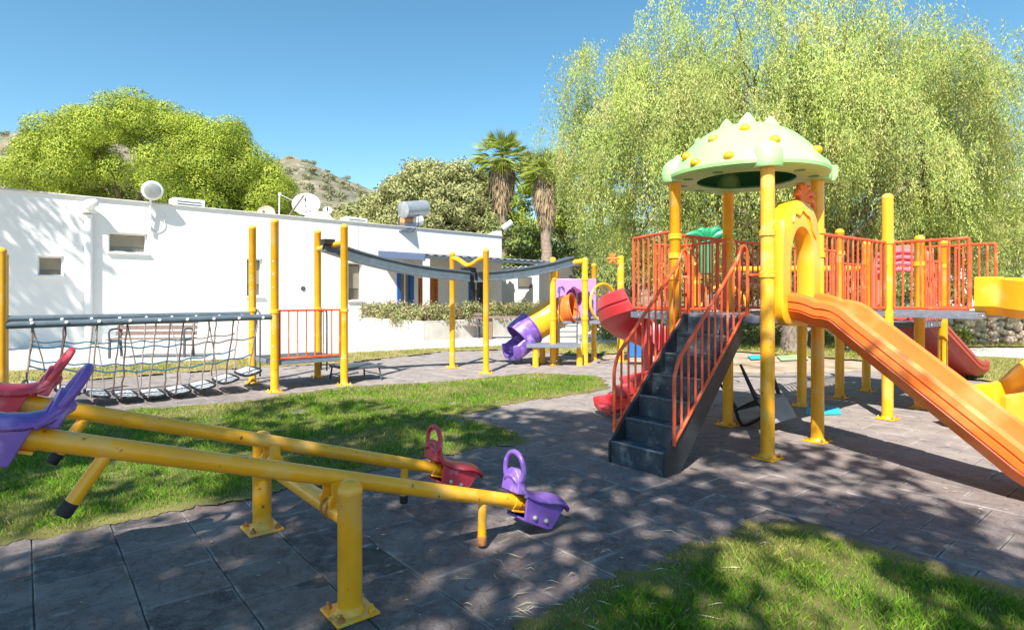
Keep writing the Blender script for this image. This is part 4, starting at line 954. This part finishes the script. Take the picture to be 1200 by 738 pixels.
    for z in (.6,1.9,3.2): q.box(W0+WD*s+WN*.06+V((0,0,z)), WD*.12, WN*.06, V((0,0,.02)))
    q.build('downpipe', WPAINT, root)
    s = wall_s(522); q = MB(); q.box(W0+WD*s+WN*.012+V((0,0,wall_z(522,320))), WD*.14, WN*.01, V((0,0,.2))); q.build('notice_plate', BENCHW, root)
    # porch: corrugated roof, fascia, posts
    pa = W0+WD*wall_s(443); pe = W0+WD*(wall_s(443)+15.5); dp = 3.3; zb_, zf = 3.30, 3.02
    q = MB(); NC = 150; vs_, fs_ = [], []
    for i in range(NC+1):
        f = i/NC; cz = .035*math.sin(f*NC*math.pi/2.0)
        for (o_, z) in ((WN*.02, zb_), (WN*dp, zf)): vs_.append(pa.lerp(pe, f)+o_+V((0,0,z+cz)))
    for i in range(NC): fs_.append((2*i, 2*i+1, 2*i+3, 2*i+2))
    q.add(vs_, fs_); pr_ = q.build('porch_roof', DECK, root, solid=.012)
    q = MB(); q.prism([pa+WN*.02+V((0,0,zb_-.22)), pa+WN*dp+V((0,0,zf-.22)), pa+WN*dp+V((0,0,zf+.03)), pa+WN*.02+V((0,0,zb_+.04))], WD*.04); q.build('fascia', BLUE if False else mat('dusty_blue_fascia', (.07,.10,.18), .6), pr_)
    q = MB(); q.box(pa.lerp(pe,.5)+WN*(dp-.06)+V((0,0,zf-.10)), WD*7.7, WN*.04, V((0,0,.05))); q.build('edge_beam', DGREY, pr_)
    for k in (0.15, 6.3, 12.0): q = MB(); q.box(pa+WD*k+WN*(dp-.10)+V((0,0,zf/2-.08)), WD*.10, WN*.10, V((0,0,zf/2-.08))); q.build('porch_post', WPAINT, root, bevel=.01)
building()
def annex():
    root = empty('white_annex', (3,33,0), 'low white annex with scalloped roof edge beyond the tube slide', 'building')
    q = MB(); q.bx(-1.5,7,32.5,36,-.2,2.95); q.build('wall', WHITE, root)
    q = MB(); vs_, fs_ = [], []
    for i in range(121):
        x = -1.6+8.7*i/120; cz = .05*math.sin(i*math.pi/2)
        vs_ += [(x,32.2,2.98+cz),(x,36.1,3.15+cz)]
    for i in range(120): fs_.append((2*i,2*i+1,2*i+3,2*i+2))
    q.add(vs_, fs_); q.build('roof', WPAINT, root, solid=.015)
    q = MB(); q.box(at(615,331,32.47), (.38,0,0), (0,.03,0), (0,0,.30)); f = q.build('window', BENCHM, root); q = MB(); q.box(at(615,331,32.43), (.31,0,0), (0,.01,0), (0,0,.23)); q.build('pane', GLASS, f)
annex()

# wall-mounted and rooftop fittings (each lifts away)
def on_wall(px, z, out=0.): return W0+WD*wall_s(px)+WN*out+V((0,0,z))
def floodlight():
    p = on_wall(175, 0, 0); s = empty('floodlight', p+V((0,0,3.6)), 'white round floodlight on a short pole at the roof edge', 'lamp')
    q = MB(); q.tube([p+WN*.10+V((0,0,3.55)), p+WN*.16+V((0,0,4.6))], .035, 10); q.box(p+WN*.05+V((0,0,3.7)), WD*.04, WN*.05, V((0,0,.03))); q.box(p+WN*.05+V((0,0,4.1)), WD*.04, WN*.05, V((0,0,.03))); q.build('pole', WPAINT, s)
    c = p+WN*.35+V((0,0,4.80)); ax_ = (WN*.8+V((0,0,-.25))-WD*.1).normalized(); q = MB(); q.lathe(c-ax_*.2, [(.05,-.06),(.16,-.04),(.26,.06),(.31,.2),(.31,.25),(.27,.26)], 24, up=ax_); q.build('lamp_housing', WPAINT, s)
    q = MB(); q.lathe(c+ax_*.055, [(.25,0),(.22,.02)], 20, up=ax_); q.build('lens', METAL, s)
    q = MB(); q.tube(spline([p+WN*.03+V((0,0,4.35)), p+WN*.05+WD*.35+V((0,0,4.1)), p+WN*.03+WD*.42+V((0,0,3.7)), p+WN*.02+WD*.2+V((0,0,3.5)), p+WN*.02+V((0,0,3.6))], 5), .012, 6); q.build('cable', WPAINT, s)
floodlight()
def camera_head():
    p = on_wall(103, 0, 0); s = empty('security_camera', p+V((0,0,3.9)), 'white camera housing on top of the downpipe on the white wall', 'camera')
    q = MB(); q.box(p+WN*.14+V((0,0,4.0)), WD*.16, WN*.14, V((0,0,.05))); q.build('bracket', WPAINT, s, bevel=.01)
    q = MB(); q.ball(p+WN*.24+V((0,0,4.18)), .17, 16, 10); q.lathe(p+WN*.3+V((0,0,4.22)), [(.10,0),(.12,.04),(.12,.26),(.09,.28)], 14, up=(WN+WD*.35).normalized()); q.build('housing', WPAINT, s)
camera_head()
def roofz(): return 4.0
def dish(px, y, d, r, label, m=WPAINT, tilt=(.2,-.8,.45)):
    c = at(px, y, d); root = empty('satellite_dish', V((c.x, c.y, 4.0)), label, 'satellite dish'); ax_ = V(tilt).normalized()
    q = MB(); q.lathe(c, [(.001,-.12*r),(r*.3,-.10*r),(r*.6,-.02*r),(r*.85,.10*r),(r,.2*r),(r*1.02,.22*r)], 32, up=ax_, caps=False); q.build('reflector', m, root, solid=.015)
    q = MB(); q.tube([c-ax_*.08*r-V((0,0,0)), V((c.x-ax_.x*.15, c.y-ax_.y*.15, c.z-.1)), V((c.x-ax_.x*.15, c.y-ax_.y*.15, 4.0))], .035, 8); q.build('mast', BENCHM, root)
    q = MB(); q.tube([c-V((0,0,r*.9))+ax_*.2*r, c+ax_*r*.9-V((0,0,.15*r))], .014, 6); q.box(c+ax_*r*.95-V((0,0,.12*r)), ax_*.06, V((.04,0,0)), V((0,0,.04))); q.build('feed_arm', BENCHM, root)
dish(359,241,23.8,.52,'large white satellite dish on the roof above the wall hump')
dish(312,252,22.6,.34,'faded orange rimmed satellite dish low behind the parapet', mat('faded_orange_dish', (.72,.45,.33), .6), (.1,-.9,.3))
dish(384,247,25.,.18,'tiny white satellite dish right of the large one')
def antenna():
    d = 23.; a = at(327,255,d); root = empty('roof_antenna', V((a.x,a.y,4.0)), 'thin roof antenna mast with a slanting pole beside the large dish', 'antenna')
    q = MB(); q.tube([V((a.x,a.y,3.95)), at(327.5,228,d)], .025, 8); q.tube([at(328,228,d), at(345,236,d)], .012, 6)
    for k in range(5): c = at(328,228,d).lerp(at(345,236,d), .15+.17*k); q.tube([c+V((0,-.22,0)), c+V((0,.22,0))], .007, 5)
    q.ball(at(328,228,d), .07, 8, 6); q.build('mast', WPAINT, root)
    q = MB(); p0 = at(327,256,d+.3); p0.z = 4.0; q.tube([p0, at(356,229,d+.3)], .04, 8); q.build('slanting_pole', BENCHW, root)
antenna()
def acbox(px0, px1, y0, label):
    s0, s1 = wall_s(px0), wall_s(px1); c = W0+WD*(s0+s1)/2-WN*.9; h = .75 if px0 < 300 else .68; root = empty('air_conditioner', c+V((0,0,4.0)), label, 'air conditioner')
    q = MB(); q.box(c+V((0,0,4.05+h/2)), WD*(s1-s0)/2*.92, WN*.28, V((0,0,h/2))); o = q.build('casing', WPAINT, root, bevel=.02)
    q = MB()
    for k in range(7): q.box(c+WN*.285+V((0,0,4.17+k*h*.115)), WD*(s1-s0)/2*.7, WN*.006, V((0,0,.012)))
    q.build('grille', BENCHM, o)
acbox(208,249,236,'white air conditioner box on the roof beside the floodlight'); acbox(414,441,260,'low white rooftop unit left of the water heater')
def heater():
    d = 27.; root = empty('water_heater', V((at(483,250,d).x, d, 4.0)), 'solar water heater with metal tank, orange box and tilted panel on roof', 'water heater')
    a, b = at(472,246,d-.2), at(498,244,d+.9); ax_ = (b-a).normalized(); q = MB(); q.lathe(a, [(.33,0),(.37,.02),(.37,(b-a).length-.02),(.33,(b-a).length)], 28, up=ax_); t = q.build('tank', METAL, root)
    q = MB(); q.tube([b+ax_*.01+V((0,0,.4)), b+ax_*.01-V((0,0,.4))], .015, 6); q.build('seam', BENCHM, t)
    q = MB(); q.lathe(at(471,259,d), [(.17,0),(.17,.62)], 18, up=ax_); q.build('lower_tank', ORB, root); q = MB(); q.lathe(at(487,259,d+.2), [(.19,0),(.23,.03),(.23,.3),(.15,.34)], 18, up=ax_); q.build('tank_end', WPAINT, root)
    q = MB()
    for x in (468,490):
        for dd in (-.2,.6): p = at(x,262,d+dd); q.tube([V((p.x,p.y,3.95)), V((p.x,p.y,5.0))], .03, 6)
    q.build('stand', BENCHM, root)
    q = MB(); q.prism([at(458,272,d-1.2), at(484,272,d-1.0), at(492,262,d+.1), at(470,262,d)], (0,0,.05)); q.build('solar_panel', PANELM, root)
heater()
def lampcyl():
    root = empty('street_lamp', (-.25,31.5,0), 'white cylindrical lamp on a mast beyond the end of the building', 'street lamp')
    q = MB(); q.tube([(-.65,31.5,-.1),(-.65,31.5,4.9),(-.35,31.5,5.1)], .05, 8); q.build('mast', BENCHM, root)
    q = MB(); q.tube([at(589,268,31.5), at(600,260,31.5)], .15, 14); q.build('lamp_head', WPAINT, root)
lampcyl()

# ------------------------------------------------------------------ planter, hedge, benches
def planter():
    a, c, b = G(425,391), G(496,398.5), G(640,389); root = empty('planter', c, 'long pale concrete planter wall in front of the porch', 'planter')
    h_ = .62
    for name, p, q_ in (('wall', a, c), ('wall', c, b)):
        d = (q_-p).normalized(); n_ = V((d.y,-d.x,0)); L = (q_-p).length; o = MB(); k = int(L/1.5)+1
        for i in range(k): 
            s0, s1 = L*i/k+.006, L*(i+1)/k-.006; o.box(p+d*(s0+s1)/2-n_*.10+V((0,0,h_/2-.02)), d*(s1-s0)/2, n_*.10, V((0,0,h_/2+.02)))
        o.build(name, CONC, root, bevel=.012)
    q = MB(); bk = V((-.2,27.2,0)); q.prism([V((p.x,p.y,.05)) for p in (a-V((0,-.15,0)), c+V((0,.25,0)), b+V((0,.25,0)), b+V((-1,2.2,0)), a+V((.6,1.8,0)))], (0,0,.45)); q.build('soil', DIRT, root)
    def hedge(p, q_, label, dy, n_, gp='clipped hedges in the concrete planter'):
        d = (q_-p); cs, rs = [], []
        for i in range(n_):
            f = random.random(); off = V((random.uniform(-.1,.1), random.uniform(.15,dy), 0)); c_ = p+d*f+off; cs.append((c_.x, c_.y, .55+random.random()*.50)); rs.append(random.uniform(.20,.36))
        root2 = empty('hedge', (p+q_)/2+V((0,.5,.5)), label, 'hedge', gp)
        fastmesh('foliage', HEDL, puffs(cs, rs, 1500, .085, .05, .9, .4), 4, root2)
        n2 = 260; P = np.array([cs[random.randrange(len(cs))] for _ in range(n2)])+rnd_dirs(n2)*.34; fastmesh('blossom', HEDF, leaf_quads(P, rnd_dirs(n2), .07, .07), 4, root2)
        q3 = MB()
        for i in range(14): pp = p+d*random.random()+V((0,random.uniform(.3,dy),.45)); q3.tube([pp, pp+V((random.uniform(-.1,.1),0,.5))], .015, 5)
        q3.build('stem', BARK, root2)
    hedge(a, c, 'loose flowering hedge on the short left side of the planter', 1.1, 90); hedge(c, b, 'loose flowering hedge along the long right side of the planter', 1.1, 130)
planter()
def bench(c, ax_, L, label, sc=1.):
    nr = V((ax_.y,-ax_.x,0)); root = empty('park_bench', c, label, 'bench', 'wooden park benches on the plaza')
    for i in range(4):
        q = MB(); q.box(c+nr*(-.18+.12*i)*sc+V((0,0,.44*sc)), ax_*L/2, nr*.05*sc, V((0,0,.015))); q.build('seat_slat', BENCHW, root, bevel=.004)
    for i in range(3):
        q = MB(); q.box(c-nr*(.24+.04*i)*sc+V((0,0,(.56+.135*i)*sc)), ax_*L/2, nr*.014, V((0,0,.05*sc))); q.build('back_slat', BENCHW, root, bevel=.004)
    for s in (-1,1):
        o = c+ax_*s*(L/2-.10); q = MB(); q.tube([o-nr*.30*sc, o-nr*.24*sc+V((0,0,.45*sc)), o-nr*.36*sc+V((0,0,.90*sc))], .032, 8); q.tube([o+nr*.24*sc, o+nr*.22*sc+V((0,0,.42*sc))], .032, 8); q.tube([o-nr*.26*sc+V((0,0,.41*sc)), o+nr*.24*sc+V((0,0,.41*sc))], .028, 8)
        q.tube(spline([o-nr*.28*sc+V((0,0,.64*sc)), o+nr*.0+V((0,0,.68*sc)), o+nr*.24*sc+V((0,0,.64*sc)), o+nr*.24*sc+V((0,0,.42*sc))], 4), .024, 8); q.build('side_frame', BENCHM, root)
bench(V((-8.65,14.35,0)), V((1,.12,0)).normalized(), 1.86, 'slatted wooden bench against the white wall behind the rope bridge')
bench(G(545,395), V((1,-.05,0)).normalized(), 1.15, 'slatted wooden bench in front of the planter hedge', .95)
def table():
    p = G(592,396); root = empty('picnic_table', p, 'weathered wooden table between the bench and the tube slide', 'table')
    q = MB(); q.box(p+V((0,0,.72)), V((.75,0,0)), V((0,.35,0)), V((0,0,.03))); q.build('table_top', BENCHW, root, bevel=.005)
    for s in (-1,1): q = MB(); q.box(p+V((.5*s,0,.34)), V((.06,0,0)), V((0,.25,0)), V((0,0,.34))); q.build('leg', BENCHW, root, bevel=.005)
table()
def porch_set():
    p = W0+WD*wall_s(545)+WN*1.8; root = empty('porch_table', p, 'dark table standing under the porch behind the hedge', 'table')
    q = MB(); q.box(p+V((0,0,1.08)), WD*.8, WN*.4, V((0,0,.03))); q.build('table_top', BENCHM, root)
    for i in (-1,1): q = MB(); q.tube([p+WD*.6*i, p+WD*.6*i+V((0,0,1.05))], .04, 8); q.build('leg', BENCHM, root)
    c = p-WD*.9+WN*.2; r2 = empty('porch_chair', c, 'dark folding chair under the porch left of the table', 'chair')
    q = MB(); q.box(c+V((0,0,.75)), WD*.25, WN*.25, V((0,0,.02))); q.build('seat', BENCHM, r2); q = MB(); q.tube([c-WD*.25+V((0,0,.75)), c-WD*.42+V((0,0,1.7))], .03, 8); q.tube([c-WD*.25+WN*.3+V((0,0,.75)), c-WD*.42+WN*.3+V((0,0,1.7))], .03, 8); q.build('back_frame', BENCHM, r2)
    for i in (-1,1):
        for j in (-1,1): q = MB(); q.tube([c+WD*.22*i+WN*.22*j, c+WD*.22*i+WN*.22*j+V((0,0,.74))], .02, 6); q.build('leg', BENCHM, r2)
porch_set()

# ------------------------------------------------------------------ rubble wall at right
def stone_wall():
    a, b = V((10.2,18.6,0)), V((24,17.2,0)); d = (b-a).normalized(); n_ = V((d.y,-d.x,0)); L = (b-a).length; root = empty('rubble_wall', a, 'low rubble stone retaining wall at the right edge', 'wall')
    q = MB(); q.box((a+b)/2-n_*.3+V((0,0,.42)), d*L/2, n_*.26, V((0,0,.50))); q.build('core', MORT, root)
    q = MB(); pts = []; tries = 0
    while tries < 9000:
        tries += 1; x, z = random.uniform(0, L), random.uniform(.06, .84); r_ = random.choice((.10,.13,.16,.19))
        if all(((x-a_)*.8)**2+(z-b_)**2 > ((r_+c_)*.66)**2 for a_, b_, c_ in pts): pts.append((x, z, r_))
    for x, z, r_ in pts:
        c = a+d*x-n_*.03+V((0,0,z)); m_, k_ = 12, 7; vs_, fs_ = [], []; rot = random.gauss(0,.35); amp = [1+random.gauss(0,.11) for _ in range(m_)]
        for i in range(k_+1):
            th = math.pi*i/k_
            for k in range(m_):
                an = 2*math.pi*k/m_; f_ = lambda t: math.copysign(abs(t)**.75, t); rr = math.sin(max(th,.02))*amp[k]
                px_, pz_ = f_(math.cos(an))*rr*r_*1.18, f_(math.sin(an))*rr*r_*.92
                vs_.append(c+d*(px_*math.cos(rot)-pz_*math.sin(rot))+V((0,0,px_*math.sin(rot)+pz_*math.cos(rot)))+n_*f_(math.cos(th))*.11)
        for i in range(k_):
            for k in range(m_): fs_.append((i*m_+k, (i+1)*m_+k, (i+1)*m_+(k+1) % m_, i*m_+(k+1) % m_))
        q.add(vs_, fs_)
    q.build('stone_face', STONE, root, ang=60)
stone_wall()

# ------------------------------------------------------------------ trees and plants
def bush(p, r, hgt, label, m, dens=420, leaf=.12, name='bush', gp=None):
    root = empty(name, p, label, name.replace('_',' '), gp); cs, rs = [], []
    for i in range(int(10+18*r)):
        a = random.uniform(0,6.28); q_ = r*math.sqrt(random.random())*.8; zz = hgt*(.2+.72*random.random())*(1-.35*(q_/r)**2); cs.append((p[0]+math.cos(a)*q_, p[1]+math.sin(a)*q_, p[2]+zz)); rs.append(random.uniform(.22,.42)*min(1.6, max(r,.5)))
    fastmesh('foliage', m, puffs(cs, rs, dens, leaf, leaf*.5, .85, .4), 4, root)
    q = MB()
    for c in cs[::3]: limb(q, (p[0],p[1],p[2]), c, .035, .01, .2, 5, 6)
    q.build('stem', BARK, root); return root
def pine():
    b = V((-17.2,30,0)); root = empty('umbrella_pine', b, 'broad dense umbrella pine with bright green crown behind the white roof', 'tree')
    C = np.array([-17.4,29.5,6.1]); cs = []
    lobes = [((-17.6,29.5,6.3),(5.6,5.0,4.3),260), ((-21.6,28.6,5.9),(3.0,3.0,2.9),90), ((-13.6,29.6,5.6),(2.6,3.2,2.7),100), ((-12.1,30.2,4.7),(1.2,2,1.3),40), ((-17.0,27.0,7.4),(3.6,3,2.7),80), ((-14.6,28.4,7.6),(2.2,2.4,2.0),60)]
    for c, r, n_ in lobes: cs += list(shell_pts(c, np.array(r)*.95, int(n_*.62), -.55, .26))
    rs = [random.uniform(.45,1.05) for _ in cs]; fastmesh('crown', PINEL, puffs(cs, rs, 2300, .10, .042, .85, .62, .9, True, .05), 4, root)
    q = MB(); limb(q, b, b+V((.2,-.2,3.2)), .42, .34, .05, 6, 12)
    for c, r, n_ in lobes:
        for _ in range(4): limb(q, b+V((.2,-.2,3.1)), np.array(c)+rnd_dirs(1)[0]*np.array(r)*.55, .2, .04, .15)
    q.build('trunk', BARK, root)
pine()
def round_tree(name, label, b, lobes, m, per, L, W_, th, prr=(.5,.9), gp=None, low=-.5):
    root = empty(name, b, label, 'tree', gp); cs = []
    for c, r, n_ in lobes: cs += list(shell_pts(c, r, n_, low, .35))
    rs = [random.uniform(*prr) for _ in cs]; fastmesh('crown', m, puffs(cs, rs, per, L, W_, .75, .35), 4, root)
    q = MB(); h0 = min(c[2]-r[2] for c, r, _ in lobes)+.4; h0 = max(h0, 1.2); limb(q, b, b+V((.1,0,h0)), th, th*.7, .06, 6, 10)
    for c, r, n_ in lobes:
        for _ in range(3): limb(q, b+V((.1,0,h0-.05)), np.array(c)+rnd_dirs(1)[0]*np.array(r)*.6, th*.5, .03, .15)
    q.build('trunk', BARK, root); return root
def tc(px, y, d): p = at(px, y, d); return (p.x, p.y, p.z)
round_tree('cypress_tree', 'wide olive green tree with layered crown behind the water heater', V((-5.4,38,0)), [(tc(508,228,38),(2.8,3,1.6),60),(tc(482,245,37),(2.2,2.6,1.7),50),(tc(520,240,38),(3.0,2.8,2.3),65),(tc(505,262,37),(3.8,3,2.0),80),(tc(456,268,37.5),(2.2,2.6,1.3),45),(tc(545,280,37),(2.6,2.4,2.2),45)], SCRUBL, 600, .18, .09, .35, (.45,.95))
round_tree('olive_scrub_tree', 'grey green scrubby tree behind the satellite dishes', V((-11.2,44,0)), [(tc(415,268,44),(2.8,3,1.3),50),(tc(385,272,43),(2.6,2.6,1.1),40),(tc(442,258,46),(2.4,2.4,1.3),40),(tc(350,268,42),(2.2,2,1.2),26)], SCRUBL, 260, .32, .14, .3, (.5,1.0))
round_tree('yellowish_tree', 'yellow green tree between the wide tree and the first palm', V((-1.0,44,0)), [(tc(560,245,44),(2.1,2,2.4),45),(tc(556,285,44),(2.4,2,2.4),40),(tc(600,292,45),(2.4,2,2.6),40)], PINEL, 260, .28, .1, .25)
round_tree('yellowish_tree', 'yellow green tree behind the second palm and the annex', V((4.6,45,0)), [(tc(655,222,45),(3.2,2.6,2.4),60),(tc(630,255,45),(2.8,2,2.6),50),(tc(690,262,45),(3.2,2,3.2),50)], PINEL, 260, .28, .1, .25)
for i, (px, y, d, lab) in enumerate(((612,322,41,'dark leafy tree mass low behind the porch end'),(680,318,41,'dark leafy tree right of the palm trunks'),(560,306,37,'shaded tree just over the end of the parapet'),(740,330,30,'shaded tree behind the hoop climber'),(820,330,28,'shaded tree beyond the stairs'),(1130,330,27,'shaded tree beyond the rubble wall'),(1000,335,27,'shaded tree behind the middle tower'),(900,332,28,'shaded tree right behind the weeping tree trunk'),(1220,325,26,'shaded tree at the far right edge'))):
    c = tc(px, y, d); round_tree('shade_tree', lab, V((c[0], c[1], 0)), [(c,(2.4,1.8,1.7),34),((c[0]+.8,c[1],c[2]+1.6),(2.0,1.6,1.5),26),((c[0]-.9,c[1],c[2]+.9),(1.8,1.6,1.4),22)], BUSHL, 210, .24, .12, .18, (.4,.8), 'trees in the shady belt behind the playground')
def palm(px, ytop, d, hh, label):
    c = at(px, ytop, d); b = V((c.x, d, 0)); root = empty('fan_palm', b, label, 'palm tree', 'palms with skirts of dead fronds'); cz = c.z-.9
    q = MB(); n_ = 26; q.tube([b+V((random.gauss(0,.03),0,cz*i/n_)) for i in range(n_+1)], [.34-.08*(i/n_)+(.03 if i % 2 else 0) for i in range(n_+1)], 12); q.build('trunk', PALMT, root)
    def fans(n_, el0, el1, L0, m, name, droop):
        quads = []
        for i in range(n_):
            a = random.uniform(0, 2*math.pi); e_ = R(random.uniform(el0, el1)); d_ = V((math.cos(a)*math.cos(e_), math.sin(a)*math.cos(e_), math.sin(e_))); st = b+V((0,0,cz)); L = L0*random.uniform(.8,1.15)
            hub = st+d_*L*.5+V((0,0,-droop*.25)); sd = d_.cross(V((0,0,1))).normalized(); up = sd.cross(d_)
            for k in range(18):
                f = R(-78+156*k/17); dd = (d_*math.cos(f)+sd*math.sin(f)).normalized(); tip = hub+dd*L*.52+V((0,0,-droop*.45*random.uniform(.6,1.3))); w_ = up*.03+sd*.035*math.cos(f)+d_*.035*math.sin(f); mid = hub.lerp(tip,.5)+V((0,0,.05))
                quads.append([hub, mid+w_, tip, mid-w_])
            quads.append([st+sd*.03, hub+sd*.02, hub-sd*.02, st-sd*.03])
        fastmesh(name, m, np.array([[list(v) for v in k] for k in quads]), 4, root)
    fans(60, -35, 75, 2.0, PALML, 'frond_crown', .5)
    quads = []
    for i in range(1300):
        a = random.uniform(0,2*math.pi); z1 = cz-random.random()*hh; r_ = .38+.35*math.sin(math.pi*min(1,(cz-z1)/hh+.15)); p = b+V((math.cos(a)*r_, math.sin(a)*r_, z1)); l = random.uniform(.5,1.1); s_ = V((-math.sin(a), math.cos(a), 0))*.05; t_ = p+V((math.cos(a)*.12, math.sin(a)*.12, -l))+V((random.gauss(0,.08),random.gauss(0,.08),0))
        quads.append([p, p.lerp(t_,.4)+s_, t_, p.lerp(t_,.4)-s_])
    fastmesh('dead_frond_skirt', SKIRT, np.array([[list(v) for v in k] for k in quads]), 4, root)
palm(588,168,36.5,2.7,'taller fan palm with a shaggy brown skirt above the building end'); palm(640,186,35.5,2.5,'shorter fan palm with brown skirt beside the weeping tree')

def pepper_tree():
    b = V((7.5,15.8,0)); root = empty('weeping_pepper_tree', b, 'huge weeping pepper tree with drooping light green foliage behind the playground', 'tree')
    q = MB(); k0 = b+V((.1,.1,1.5)); limb(q, b-V((0,0,.1)), k0, .36, .27, .06, 7, 14)
    lobes = [((7.6,16.4,5.9),(4.4,3.6,3.9),1.0),((3.9,16.2,5.4),(2.2,2.4,3.2),.5),((10.5,16.6,5.3),(2.7,3.0,3.5),.55),((13.6,17.2,4.0),(2.6,2.4,2.6),.34),((2.3,16.6,5.2),(1.2,1.4,2.9),.22),((6.0,15.0,5.2),(3.0,2.2,3.4),.5),((9.4,15.0,5.0),(3.0,2.2,3.2),.5),((15.8,17.4,3.2),(2.2,2.2,2.2),.20),((4.7,17.,7.0),(1.6,1.6,1.9),.16),((11.7,17,7.2),(1.5,1.6,1.7),.14),((5.4,16.6,3.4),(3.2,2.2,1.5),.42),((9.8,16.8,3.4),(3.4,2.2,1.5),.45),((13.6,17.6,3.0),(2.6,2,1.5),.3)]
    tips = []
    for c, r, wgt in lobes:
        for _ in range(int(3+5*wgt)):
            e = np.array(c)+rnd_dirs(1)[0]*np.array(r)*.7; e[2] = max(e[2], c[2]-.2); pts = limb(q, k0, V(e), .085, .016, .16, 9, 7); tips += pts[4:]
            for __ in range(3):
                e2 = V(e)+V(rnd_dirs(1)[0])*1.0+V((0,0,.3)); limb(q, pts[-2], e2, .03, .008, .15, 5, 5)
    q.build('trunk', BARK, root)
    quads = []
    for c, r, wgt in lobes:
        nc = int(300*wgt); d = rnd_dirs(nc*3); d = d[d[:,2] > -.30][:nc]; k = .50+.52*rng.random((len(d),1))**.55; C_ = np.array(c)+d*np.array(r)*k*(1+.17*np.sin(d[:,:1]*9+d[:,2:]*7+c[0])+.10*np.sin(d[:,:1]*19-d[:,2:]*15))
        out = d.copy(); out[:,2] = 0; out /= np.linalg.norm(out, axis=1, keepdims=True)+1e-6
        ns_ = rng.integers(6, 15, len(d)); idx = np.repeat(np.arange(len(d)), ns_); Lc = rng.uniform(.6,2.0,len(d))[idx]; n_ = len(idx)
        S = C_[idx]+rng.normal(0,1,(n_,3))*np.array([.17,.17,.12]); Ls = Lc*rng.uniform(.65,1.15,n_); od = out[idx]*rng.uniform(.15,.55,(n_,1)); sway = rng.normal(0,.12,(n_,2)); n_l = 42
        for li in range(n_l):
            f = li/(n_l-1); P = S.copy(); P[:,:2] += od[:,:2]*math.sqrt(f)+sway*f; P[:,2] += .14*math.sin(min(1,f*2.5)*math.pi)-Ls*f**1.25
            P = P+rng.normal(0,.045,P.shape); low = 1.1+.9*np.sin(P[:,0]*1.9)*np.sin(P[:,0]*.7+1)+rng.random(len(P))*.7+np.where(P[:,0] < 2.2, 1.2, 0)+np.where(P[:,0] < 1.2, 1.6, 0); ok = P[:,2] > low; P = P[ok]; Nn = (d[idx]+np.array([-.1,-.3,.3]))[ok]
            D = np.column_stack([rng.normal(0,.5,len(P)), rng.normal(0,.5,len(P)), np.full(len(P),-.9)]); D /= np.linalg.norm(D,axis=1,keepdims=True)
            quads.append(leaf_quads(P, D, .045+.075*rng.random(len(P)), .015+.012*rng.random(len(P)), Nn, .6))
    fastmesh('crown', PEPL, np.concatenate(quads), 4, root)
pepper_tree()

for i, (px, y, r, h_, lab) in enumerate(((885,404,.9,1.1,'low green bush left of the weeping tree trunk'),(1000,412,.8,1.0,'green bush right of the weeping tree trunk'),(1045,408,.9,1.1,'green bush at the left end of the rubble wall'),(860,398,.8,1.3,'taller green bush seen past the stair handrail'),(985,400,1.0,1.6,'tall bush between the trunk and the middle tower posts'),(1128,404,.30,.55,'small spiky yellow green plant against the rubble wall'),(752,398,.8,.9,'low bush beyond the blue panel'),(710,396,.9,.8,'low bush beyond the yellow hoop'))):
    p = G(px, y); bush(p, r, h_, lab, BUSHL if i != 5 else PINEL, 500, .11, 'bush', 'bushes around the weeping tree')
# distant houses glimpsed on the right
def far_house():
    p = at(1190,300,60); root = empty('distant_house', (p.x+2,62,0), 'white house glimpsed through the leaves at the right edge', 'house')
    q = MB(); q.bx(p.x-4,p.x+10,62,70,-.2,12.5); q.bx(p.x-2,p.x+10,63,70,12.4,15); q.build('wall', WHITE, root)
    for i in range(3):
        for z in (3,6.5,10): q = MB(); q.bx(p.x-2.5+3.4*i,p.x-1.2+3.4*i,61.9,62.05,z,z+1.5); q.build('window', BENCHM, root)
    q = MB(); q.bx(p.x-4.2,p.x+10.2,61.8,70.2,12.45,12.65); q.build('roof', TRIM, root)
far_house()
# trees on our side of the playground: they throw the shade over seesaw, stairs and wall
def shade_tree(name, label, b, lobes, per=270, L=.22, W_=.13, th=.3):
    round_tree(name, label, b, lobes, GRN, per, L, W_, th, (.42,.80), None, -.6)
shade_tree('overhead_tree', 'tree standing behind the viewer that shades the seesaw and stairs', V((-4.6,-4.2,0)), [((-4.6,-2.4,7.4),(3.8,3.2,2.2),75),((-1.5,-2.3,7.3),(2.6,2.7,1.9),56),((-7.6,-2.0,7.0),(2.8,2.4,1.9),36),((-3.8,-5.2,7.0),(3.4,2.4,2.0),40)])
shade_tree('overhead_tree', 'tree left of the viewer that shades the corner of the white wall', V((-17.6,10.2,0)), [((-16.9,10.6,9.6),(2.3,2.2,1.7),40),((-19.6,10,9.0),(3,2.4,2.2),40)])
